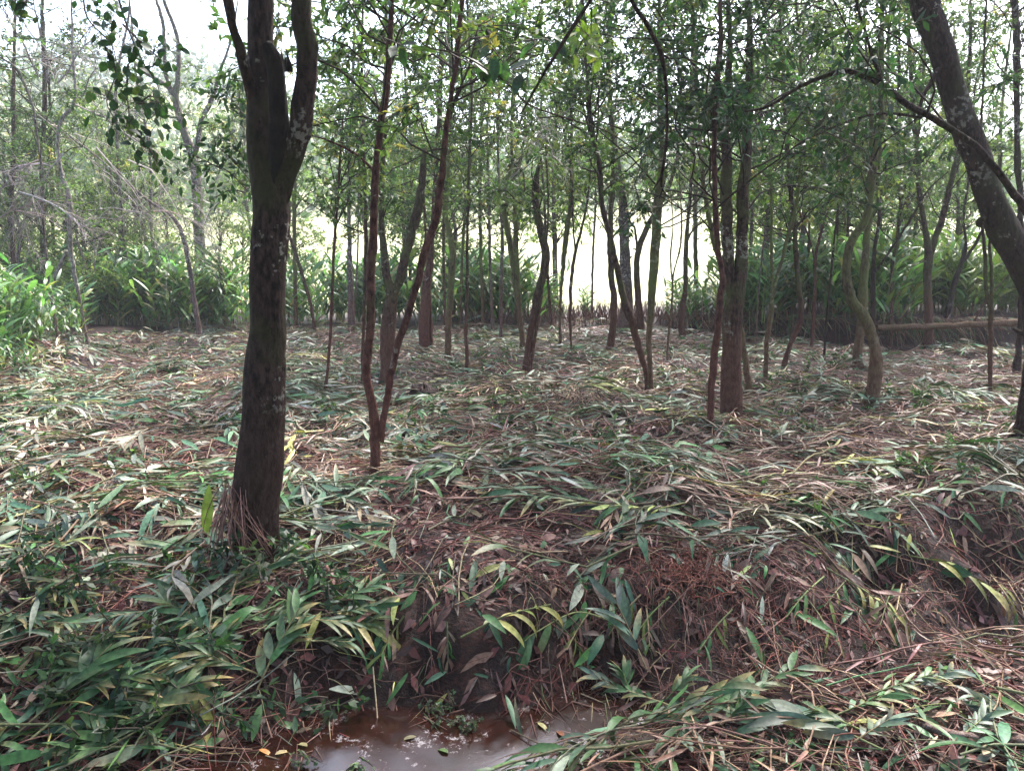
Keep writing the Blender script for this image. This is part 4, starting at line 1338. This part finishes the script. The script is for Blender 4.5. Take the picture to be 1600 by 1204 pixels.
dead_brush('dead_brush', 'drooping dry twigs under the dark foliage left of the thick forked trunk', [(1110,200,-70,90),(1120,215,-110,50),(1100,190,-40,130),(1125,220,-60,130)],
    8.6, 8, .5, (0.16, 0.13, 0.10), -0.3, .006)

# leafy sprays close to the camera
def spray(label, lines, Y, LL, n, pal, ratio, name='leafy_branch', spread=0.0, cr=None):
    root = empty(name, at(lines[0][0][0], lines[0][0][1], Y)); tag(root, label, 'leafy branch')
    lb, sb = Buf(), Buf()
    for ln in lines:
        P, R = poly3([(a, b_, 3.0) for a, b_ in ln], Y)
        P[:, 1] += np.cumsum(RNG.normal(0, .05, len(P)))
        C = cat(P, 6)
        tubes(sb, C[None], np.linspace(.0045, .0012, len(C))[None], 5, (0.06, 0.045, 0.035))
        s = RNG.random(n) ** .8
        idx = np.minimum((s * (len(C) - 1)).astype(int), len(C) - 2)
        tg = unit(C[idx + 1] - C[idx])
        sub = RNG.normal(0, spread, (n, 3))
        base = C[idx] + sub
        # little stalks to the leaves
        if spread:
            t = np.linspace(0, 1, 3)[None, :, None]
            tubes(sb, C[idx][:, None] * (1 - t) + base[:, None] * t + np.array([0, 0, .01]) * t * (1 - t), np.full((n, 3), .0011), 3, (0.06, 0.05, 0.035))
        d = unit(tg * .5 + RNG.normal(0, .7, (n, 3)) + np.array([0, 0, -.35]))
        nr = unit(RNG.normal(0, .55, (n, 3)) + np.array([0, -.35, .8]))
        L = LL * RNG.uniform(.7, 1.25, n)
        t5 = np.linspace(0, 1, 6)
        prof = ([0, .12, .35, .6, .85, 1], [.08, .55, 1, .95, .5, .0])
        blades(lb, base, d, nr, L, L * ratio * RNG.uniform(.85, 1.1, n), RNG.uniform(0, .8, n), pick(pal, n, .25), 5, .2, prof)
    sb.build('twigs', M['straw'], root)
    lb.build('leaves', M['leaf'], root)
    return root
spray('spray of dark rounded leaves hanging down from the top left corner',
      [[(165,-30),(178,30),(193,81),(211,121),(220,179)],[(120,-30),(140,30),(170,70),(160,110)],[(178,30),(205,60),(232,80),(240,95)],[(150,60),(150,100),(148,150),(165,185)],
       [(200,100),(190,140),(205,190),(200,205)],[(215,160),(235,150),(250,165)],[(220,215),(240,240),(255,262)],[(20,-20),(50,5),(60,15)]], 3.3, .046, 34, LEAFDARK, .62, spread=.045)
spray('branch of glossy dark leaves left of the thick forked trunk, lower tier',
      [[(392,300),(360,270),(330,258),(290,270),(275,290)],[(392,280),(365,250),(340,225),(352,215)],[(380,300),(350,295),(320,310),(305,315)],[(392,260),(372,235),(360,200)],[(350,265),(320,250),(300,240)]], 5.2, .06, 46, LEAFDARK, .38, spread=.05)
spray('branch of glossy dark leaves left of the thick forked trunk, upper tier',
      [[(395,190),(370,160),(350,135),(322,128)],[(375,165),(372,130),(352,112)],[(392,170),(375,180),(365,165)],[(350,140),(330,150),(318,138)]], 5.4, .06, 40, LEAFDARK, .38, spread=.05)
spray('dark leafy branch hanging right of centre below the arching stem',
      [[(1330,190),(1300,215),(1290,245),(1300,270)],[(1345,185),(1340,220),(1330,262)],[(1299,200),(1270,190),(1275,160)],[(1310,195),(1320,165),(1330,140)],[(1270,212),(1285,180),(1300,150)],[(1290,205),(1340,240),(1345,275)]], 4.7, .055, 40, LEAFDARK, .40, spread=.07)
spray('bright yellow green leaf cluster at the top, right of centre',
      [[(905,20),(915,45),(905,70),(900,80)],[(925,10),(930,45),(942,65)],[(900,30),(925,60),(915,90)]], 4.3, .075, 14, [(1, (0.14, 0.20, 0.03)), (1, (0.10, 0.17, 0.03))], .55, spread=.03)
spray('large drooping leaves on the thin vine at upper middle',
      [[(700,80),(740,100),(765,110)],[(770,80),(800,110),(840,100)],[(600,60),(630,70),(660,90)],[(820,60),(850,55),(870,60)]], 4.4, .13, 7, LEAFDARK, .40, spread=.02)
spray('whorled broad leaves in front of the thick forked trunk at centre right',
      [[(1116,200),(1090,165),(1050,160),(1010,185)],[(1116,200),(1110,160),(1080,145)],[(1116,200),(1150,170),(1190,165)],[(1116,200),(1060,200),(1000,215)],[(1116,200),(1140,190),(1165,200)],[(1090,170),(1130,150),(1150,140)]], 6.9, .13, 30, LEAFDARK, .34, spread=.06)

# cut ginger shoots lying on or hanging over the ditch bank
def shoot(label, pts, Yoff, nl, L0, pal, wr=0.19, rise=0.0, droop=1.0, group=None, rstem=.005, dir_down=0.0):
    """pts: pixels of the stalk from butt to tip on the ground; rise lifts it off the ground"""
    P = np.array([gp(u, v) for u, v in pts])
    P[:, 2] += 0.05 + np.linspace(0, rise, len(P))
    root = empty('cut_ginger_shoot', P[0]); tag(root, label, 'cut shoot', group)
    L0 = L0 * .78
    C = cat(P, 8)
    sb, lb = Buf(), Buf()
    tubes(sb, C[None], np.linspace(rstem, rstem * .5, len(C))[None], 7, pick([(1, (.13, .15, .06)), (1, (.22, .18, .09))], 1)[0])
    n = nl
    s = np.linspace(.3, 1, n); idx = np.minimum((s * (len(C) - 1)).astype(int), len(C) - 2)
    tg = unit(C[idx + 1] - C[idx])
    sd = unit(np.cross(tg, np.array([[0, 0, 1.0]])))
    sgn = np.where(np.arange(n) % 2, 1, -1)[:, None]
    d = unit(tg * RNG.uniform(.6, 1.1, (n, 1)) + sd * sgn * RNG.uniform(.3, .8, (n, 1)) + np.array([0, 0, .12 - dir_down]))
    nr = unit(np.array([[0, -.35, 1.0]]) + RNG.normal(0, .35, (n, 3)))
    L = L0 * RNG.uniform(.75, 1.15, n)
    c = pick(pal, n, .18)
    tip = np.where((RNG.random(n) < .35)[:, None], np.array([[.32, .22, .08]]), c)
    blades(lb, C[idx], d, nr, L, L * wr * RNG.uniform(.8, 1.15, n), RNG.uniform(.3, 1.5, n) * droop, c, 8, .3, tipcol=tip)
    sb.build('stalk', M['straw'], root)
    lb.build('leaves', M['litter'], root)
    return root
FG = [(3, (0.050, 0.110, 0.040)), (2, (0.07, 0.13, 0.05)), (1, (0.11, 0.16, 0.09))]
FD = [(3, (0.030, 0.075, 0.028)), (2, (0.05, 0.10, 0.04)), (1, (0.09, 0.12, 0.05))]
FY = [(2, (0.17, 0.20, 0.05)), (2, (0.26, 0.24, 0.07)), (1, (0.10, 0.15, 0.04))]
FB = [(2, (0.09, 0.14, 0.10)), (1, (0.16, 0.20, 0.15)), (1, (0.06, 0.10, 0.06))]
shoot('yellow green cut shoot draped down the middle of the ditch bank', [(720,1010),(790,985),(860,975)], 0, 9, .30, FY, .17, .06, 1.3, dir_down=.3)
shoot('fresh green cut shoot fanned over the bank edge, long leaves hanging to the water', [(960,985),(900,975),(840,1010),(820,1030)], 0, 11, .32, FG, .17, .05, 1.5, dir_down=.45)
shoot('blue green cut shoot with three tall upright leaves above the bank', [(1010,1060),(985,1020),(960,985)], 0, 9, .28, FB, .19, .12, .5)
shoot('yellow withering shoot with spread leaves left of the bare soil', [(500,960),(550,990),(590,1010)], 0, 9, .30, FY, .15, .05, 1.0)
shoot('green shoot with broad paired leaves standing at the water edge, left', [(395,1110),(430,1060),(470,1010)], 0, 9, .24, FG, .26, .15, .5)
shoot('big green shoot in the lower left corner', [(20,1170),(100,1120),(180,1060)], 0, 11, .30, FG, .2, .12, .8)
shoot('dark green shoot leaning over the water at lower left', [(120,1190),(220,1150),(300,1120)], 0, 11, .30, FG, .2, .12, .9)
shoot('yellow broad leaved shoot dipping into the water', [(300,1060),(310,1100),(315,1130)], 0, 5, .20, FY, .3, .02, 1.2, dir_down=.3)
shoot('green shoot arching right along the near bank', [(900,1180),(1020,1150),(1140,1110)], 0, 11, .26, FG, .2, .06, .7)
shoot('leafy cut shoot lying at the bottom right corner', [(1380,1190),(1290,1160),(1200,1150)], 0, 12, .26, FB, .22, .06, .7)
shoot('bright leafy shoot with pointed tips on the near bank before the dark hollow', [(1120,1130),(1180,1100),(1250,1080)], 0, 10, .22, FG, .2, .08, .6)
shoot('long green shoot lying flat across the middle of the clearing', [(1130,840),(1020,800),(900,770)], 0, 14, .34, FG, .13, .03, .5)
shoot('dark green shoot fanned to the left in mid clearing', [(960,800),(880,790),(800,800)], 0, 13, .34, FG, .13, .04, .5)
shoot('pale backed shoot covering a hollow near the kinked tree', [(820,735),(760,715),(700,715)], 0, 12, .27, FG, .13, .02, .9)
shoot('yellow tinged shoot drooping off the right bank toward the hollow', [(1290,900),(1350,940),(1400,985)], 0, 9, .26, FY, .17, .03, 1.2, dir_down=.2)
shoot('green shoot drooping beside the dark hole at right', [(1420,880),(1480,900),(1560,950)], 0, 10, .28, FY, .16, .04, 1.1)
shoot('pale silvery leaves lying left of the kinked tree foot', [(500,820),(560,810),(600,830)], 0, 7, .15, [(1, (.20, .24, .21))], .26, .04, .8)
shoot('silvery blue shoot on the clearing floor left of the thick trunk', [(220,790),(260,780),(300,795)], 0, 8, .24, [(1, (.20, .24, .21)), (1, FB[0][1])], .24, .05, .8)
lb_lab = 'leafy green cut shoot among many on the sloping left bank'
for k in range(70):
    u = RNG.uniform(-20, 520); v = RNG.uniform(900, 1190) if u < 330 else RNG.uniform(900, 1080)
    a = RNG.uniform(-.9, .9)
    du, dv = 90 * math.cos(a), 55 * math.sin(a)
    if RNG.random() < .5: du = -du
    if k > 44: continue
    shoot(lb_lab, [(u, v), (u + du * .5, v + dv * .5), (u + du, min(v + dv, 1200))], 0, 11, .20, FD if k % 4 else FG, .15, .07, .8, group='cut shoots on the left bank')
for k in range(14):
    u = RNG.uniform(980, 1600); v = RNG.uniform(1090, 1195)
    du = RNG.uniform(-110, 110)
    shoot('green cut shoot among several strewn on the near right bank', [(u, v), (u + du * .5, v - 8), (u + du, v - 15)], 0, 10, .15, FG if k % 3 else FB, .20, .06, .8, group='cut shoots on the near right bank')
for k in range(14):
    u = RNG.uniform(560, 1560); v = np.interp(u, [560, 1000, 1400, 1560], [1000, 985, 930, 940]) + RNG.uniform(-30, 25)
    du = RNG.uniform(-60, 60)
    shoot('withered shoot hanging down the face of the far ditch bank', [(u, v - 20), (u + du * .5, v + 10), (u + du, v + 50)], 0, 8, .22, [(2, TAN), (1, PINK), (1, FY[0][1]), (1, GREEN)], .11, .02, 1.2, group='withered shoots on the ditch bank', dir_down=.4)

# strands, roots and leaves hanging down the face of the ditch bank
hb, hl = Buf(), Buf()
n = 2600
x = RNG.uniform(-1.9, 4.2, n)
x = x[noise(x, x * 0 + 5.5, .3, 62) > .45]; n = len(x)
wob = 0.16 * (noise(x, x * 0 + 1.4, 0.45, 5) - 0.5)
tp = np.interp(x, TOE_X, TOP_Y); te = np.interp(x, TOE_X, TOE_Y)
q = RNG.random(n) ** 1.5
y0 = tp + 0.10 - q * (tp - te + .05)
a = RNG.normal(-1.57, .65, n)
Lh = RNG.uniform(.05, .38, n)
t = np.linspace(0, 1, 6)[None]
px = x[:, None] + np.cos(a)[:, None] * Lh[:, None] * t * .5
py = y0[:, None] + np.sin(a)[:, None] * Lh[:, None] * t * .5
pz = hfun(px, py)
z0 = hfun(x, y0)[:, None]
P = np.stack([px, py, np.maximum(pz + .012 + .03 * np.sin(t * 3.1), z0 - Lh[:, None] * t * .9)], -1)
P[..., 2] = np.maximum(P[..., 2], -.45)
tubes(hb, P, np.tile([1, .9, .8, .7, .5, .2], (n, 1)) * RNG.uniform(.0012, .0042, (n, 1)), 4, pick([(2, (.17, .09, .07)), (2, (.10, .045, .035)), (1, (.28, .21, .13)), (1, (.07, .09, .04))], n))
n = 900
x = RNG.uniform(-1.9, 4.2, n); x = x[noise(x, x * 0 + 3.3, .28, 61) > .5]; n = len(x); tp = np.interp(x, TOE_X, TOP_Y); te = np.interp(x, TOE_X, TOE_Y)
y0 = tp + .12 - RNG.random(n) ** 2.2 * (tp - te)
b0_ = np.stack([x, y0, hfun(x, y0) + RNG.uniform(.01, .06, n)], 1)
a = RNG.normal(-1.57, 1.1, n)
L_ = RNG.uniform(.06, .24, n)
blades(hl, b0_, np.stack([np.cos(a), np.sin(a), RNG.uniform(-.9, .2, n)], 1), unit(np.stack([RNG.normal(0, .4, n), RNG.normal(-.5, .3, n), np.ones(n)], 1)), L_, L_ * RNG.uniform(.08, .24, n),
       RNG.uniform(.2, 1.3, n), pick([(3, GREEN), (3, DGREEN), (1, BGREEN), (1, TAN), (2, PINK), (2, BRWN), (.5, YEL), (.4, PALE)], n), 5, .25)
tag(hb.build('hanging_roots', M['straw']), 'fine roots and stalks hanging down the face of the ditch bank', 'roots', kind='stuff')
tag(hl.build('bank_leaves', M['litter']), 'loose leaves slipping over the lip of the ditch bank', 'leaf litter', kind='stuff')
# dried leaf skirt and upright green leaf at the foot of the thick tree
g = gp(385, 868)
r = empty('dried_leaf_bundle', g); tag(r, 'bundle of dried brown leaves hanging down the foot of the thick forked trunk', 'dried leaves')
lb = Buf(); n = 75
P = np.zeros((n, 7, 3))
t = np.linspace(0, 1, 7)
u0 = RNG.uniform(350, 385, n); v0 = RNG.uniform(745, 800, n); u1 = u0 + RNG.normal(5, 22, n); v1 = RNG.uniform(850, 890, n)
u1[:8] = RNG.uniform(420, 440, 8)
yy = g[1] - RNG.uniform(.12, .26, n)
for i in range(n):
    a = at(u0[i], v0[i], yy[i] + .06); b_ = at(u1[i], v1[i], yy[i] - .05)
    b_[2] = max(b_[2], float(hfun(b_[0], b_[1])) + .01)
    m = (a + b_) / 2 + np.array([RNG.normal(0, .05), -.06, RNG.uniform(-.02, .06)])
    P[i] = a * ((1 - t) ** 2)[:, None] + 2 * m * (t * (1 - t))[:, None] + b_ * (t ** 2)[:, None]
tubes(lb, P, np.array([[.002, .004, .004, .003, .003, .002, .001]]) * RNG.uniform(.5, 1.3, (n, 1)), 4, pick([(2, (.17, .085, .07)), (1, (.26, .15, .12)), (1, (.09, .045, .035))], n))
lb.build('leaves', M['straw'], r)
p0 = at(322, 832, g[1] - .2)
r = empty('upright_leaf', p0); tag(r, 'single upright yellow green leaf left of the thick trunk foot', 'leaf')
b = Buf()
blades(b, np.array([p0, p0 + [0, 0, -.08]]), np.array([[.12, 0, 1.0], [.1, 0.1, 1.0]]), np.array([[0.3, -1.0, .1], [-.8, -1, 0]]), np.array([.27, .33]), np.array([.06, .012]), np.array([.15, .1]), np.array([[.17, .24, .05], [.2, .15, .06]]), 8, .2)
b.build('blade', M['ginger'], r)

# stump, root tufts, clods
def tuft(name, label, category, u, v, n, L, cols, up=0.3, dz=0.0, rr=.004, spread=.12, down=False):
    g = gp(u, v); r = empty(name, g); tag(r, label, category)
    b = Buf()
    base = g + RNG.normal(0, 1, (n, 3)) * np.array([spread, spread, .02]) + np.array([0, 0, .05 + dz])
    d = rnd_dir(n, up)
    Ls = RNG.uniform(.4, 1.2, n) * L
    t = np.linspace(0, 1, 5)[None, :, None]
    P = base[:, None] + d[:, None] * (Ls[:, None, None] * t)
    P[..., 2] -= (Ls * (.9 if down else .45))[:, None] * t[0, :, 0] ** 2
    P[..., 2] = np.maximum(P[..., 2], hfun(P[..., 0], P[..., 1]) + .005)
    tubes(b, P, np.tile([1, .9, .8, .6, .2], (n, 1)) * rr * RNG.uniform(.5, 1.2, (n, 1)), 4, pick(cols, n))
    b.build('roots', M['straw'], r)
    return r
RC = [(2, (.16, .05, .035)), (1, (.24, .10, .07)), (1, (.08, .03, .02))]
tuft('root_mound', 'rust red mound of fine roots on the lip of the ditch', 'root mound', 1075, 915, 420, .11, RC, .8, .05, .0028, .14)
tuft('root_tuft', 'pinkish tuft of dry stalks right of the shoot covered hollow', 'root tuft', 935, 730, 150, .28, [(2, (.30, .15, .12)), (1, (.2, .1, .08)), (1, (.38, .26, .2))], .3, .03, .005, .16)
tuft('root_tuft', 'brown stump with frayed stalks hanging over a dark hollow in mid clearing', 'root tuft', 900, 640, 170, .30, [(2, (.20, .13, .09)), (1, (.1, .06, .045)), (1, (.34, .25, .16))], .5, .10, .006, .2, True)
tuft('root_tuft', 'small bare patch of dry rusty stalks near the left of the clearing', 'root tuft', 245, 745, 150, .26, [(2, (.22, .10, .08)), (1, (.3, .2, .14))], .2, .01, .005, .28)
tuft('root_tuft', 'dark exposed roots on the bank right of the water', 'root tuft', 1230, 985, 170, .20, RC, .2, .0, .003, .22, True)

def clod(label, u, v, s):
    g = gp(u, v); r = empty('soil_clod', g); tag(r, label, 'soil clod')
    nu, nv = 18, 12
    th = np.linspace(0, 2 * math.pi, nu, endpoint=False); ph = np.linspace(0.02, math.pi - .02, nv)
    TH, PH = np.meshgrid(th, ph)
    rad = s * (1 + .9 * (noise(np.cos(TH) * 2 + PH, np.sin(TH) * 2, .6, int(u)) - .5) + .5 * (noise(np.cos(TH) * 6 + PH * 4, np.sin(TH) * 6, .6, int(v)) - .5))
    V = np.stack([np.cos(TH) * np.sin(PH) * rad * 1.3, np.sin(TH) * np.sin(PH) * rad, np.cos(PH) * rad * .8], -1) + g + np.array([0, 0, s * .3])
    k = np.arange(nv - 1)[:, None] * nu; q = np.arange(nu)[None]; q2 = (q + 1) % nu
    b = Buf(); b.add(V, np.stack([k + q, k + nu + q, k + nu + q2, k + q2], -1), (1, 1, 1))
    b.build('clod', M['soil'], r)
clod('dark upturned soil clod right of the stout dark trunk', 662, 622, .13)
clod('small dark soil clod just left of the larger one', 625, 632, .08)
clod('dark clod on the right side of the clearing', 1285, 628, .08)
clod('small dark clod before the fallen log', 1436, 578, .08)

# pale split wood piece in the lower right corner
P = np.array([gp(1440, 1150), gp(1500, 1168), gp(1560, 1172), gp(1620, 1180)]); P[:, 2] += .05
r = empty('wood_piece', P[0]); tag(r, 'pale split piece of wood in the lower right corner', 'wood')
b, _, _ = trunk_mesh(P, np.array([.012, .022, .025, .02]), 9, .3, base=False); b.build('wood', M['bark_pale'], r)
# floating leaves on the ditch water
n = 0
for (u, v, c) in [(840,1128,(.28,.26,.10)),(405,1170,(.40,.17,.05)),(430,1178,(.30,.24,.12)),(480,1165,(.22,.2,.1)),(560,1190,(.10,.16,.05)),(700,1175,(.09,.15,.05)),(650,1150,(.2,.18,.1)),(880,1150,(.2,.08,.04))]:
    r_ = ray(u, v); tt = (-0.447 - CAM[2]) / r_[2]; p = CAM + r_ * tt
    o_ = Buf(); a = RNG.uniform(0, 6.28)
    blades(o_, p[None], np.array([[math.cos(a), math.sin(a), .03]]), np.array([[.1, .1, 1.0]]), np.array([.07]), np.array([.028]), np.array([.5]), np.array([c]), 6, .2)
    o = o_.build('floating_leaf', M['litter']); tag(o, 'small fallen leaf floating on the ditch water', 'leaf', 'floating leaves')

# low sprigs of duckweed-like plants at the waterside
lb, tb = Buf(), Buf()
C = []
for (u, v) in [(675,1105),(690,1120),(705,1100),(720,1125),(660,1090),(735,1130),(480,1185),(560,1195)]:
    r_ = ray(u, v); tt = (-0.43 - CAM[2]) / r_[2]; C.append(CAM + r_ * tt)
leaf_sprays(lb, tb, np.array(C), .06, 8, 7, .016, [(1, (.09, .15, .07))], ratio=.8)
o = lb.build('water_sprig', M['leaf']); tag(o, 'small round leaved sprigs growing at the water edge', 'water plant', kind='stuff')
tw = tb.build('stems', M['straw'], o)
lb, tb = Buf(), Buf()
pp = np.array([gp(RNG.uniform(-30, 560), RNG.uniform(880, 1200)) for _ in range(34)])
pp = pp[(pp[:, 0] < -.8)]; pp[:, 2] += RNG.uniform(.05, .20, len(pp))
leaf_sprays(lb, tb, pp, .15, 6, 9, .055, [(3, (.025, .062, .024)), (2, (.04, .085, .032)), (1, (.08, .11, .05))], ratio=.45)
o = lb.build('bank_weeds', M['leaf']); tag(o, 'low dark small leaved weeds spread through the cut leaves of the left bank', 'weeds', kind='stuff')
tb.build('stems', M['straw'], o)
# seedlings sprinkled over the clearing
lb, tb = Buf(), Buf()
n = 900
x, y = scatter(n, 4.5, 16.5, .9)
keep = (noise(x, y, 1.2, 88) > .45)
C = np.stack([x, y, hfun(x, y) + .07], 1)[keep]
leaf_sprays(lb, tb, C, .11, 6, 8, .055, [(2, (.04, .085, .03)), (1, (.07, .12, .045)), (1, (.10, .15, .08))])
o = lb.build('seedling', M['leaf']); tag(o, 'low leafy seedlings sprouting through the litter', 'seedlings', kind='stuff')
tb.build('stems', M['straw'], o)

# ------------------------------------------------------------------ air
bpy_mat, t, out = new_mat('haze')
pv = t.nodes.new('ShaderNodeVolumePrincipled')
pv.inputs['Color'].default_value = (0.92, 0.94, 1.0, 1)
pv.inputs['Density'].default_value = 0.0014
pv.inputs['Anisotropy'].default_value = 0.3
t.links.new(pv.outputs[0], out.inputs['Volume'])
me = bpy.data.meshes.new('haze')
x0, x1, y0, y1, z0, z1 = -262, 262, -62, 422, -9, 60
vs = [(x, y, z) for z in (z0, z1) for y in (y0, y1) for x in (x0, x1)]
me.from_pydata(vs, [], [(0, 2, 3, 1), (4, 5, 7, 6), (0, 1, 5, 4), (2, 6, 7, 3), (0, 4, 6, 2), (1, 3, 7, 5)])
me.materials.append(bpy_mat)
hz = bpy.data.objects.new('haze', me)
COL.objects.link(hz)
tag(hz, 'thin pale haze in the air of the wood and field', 'haze', kind='stuff')
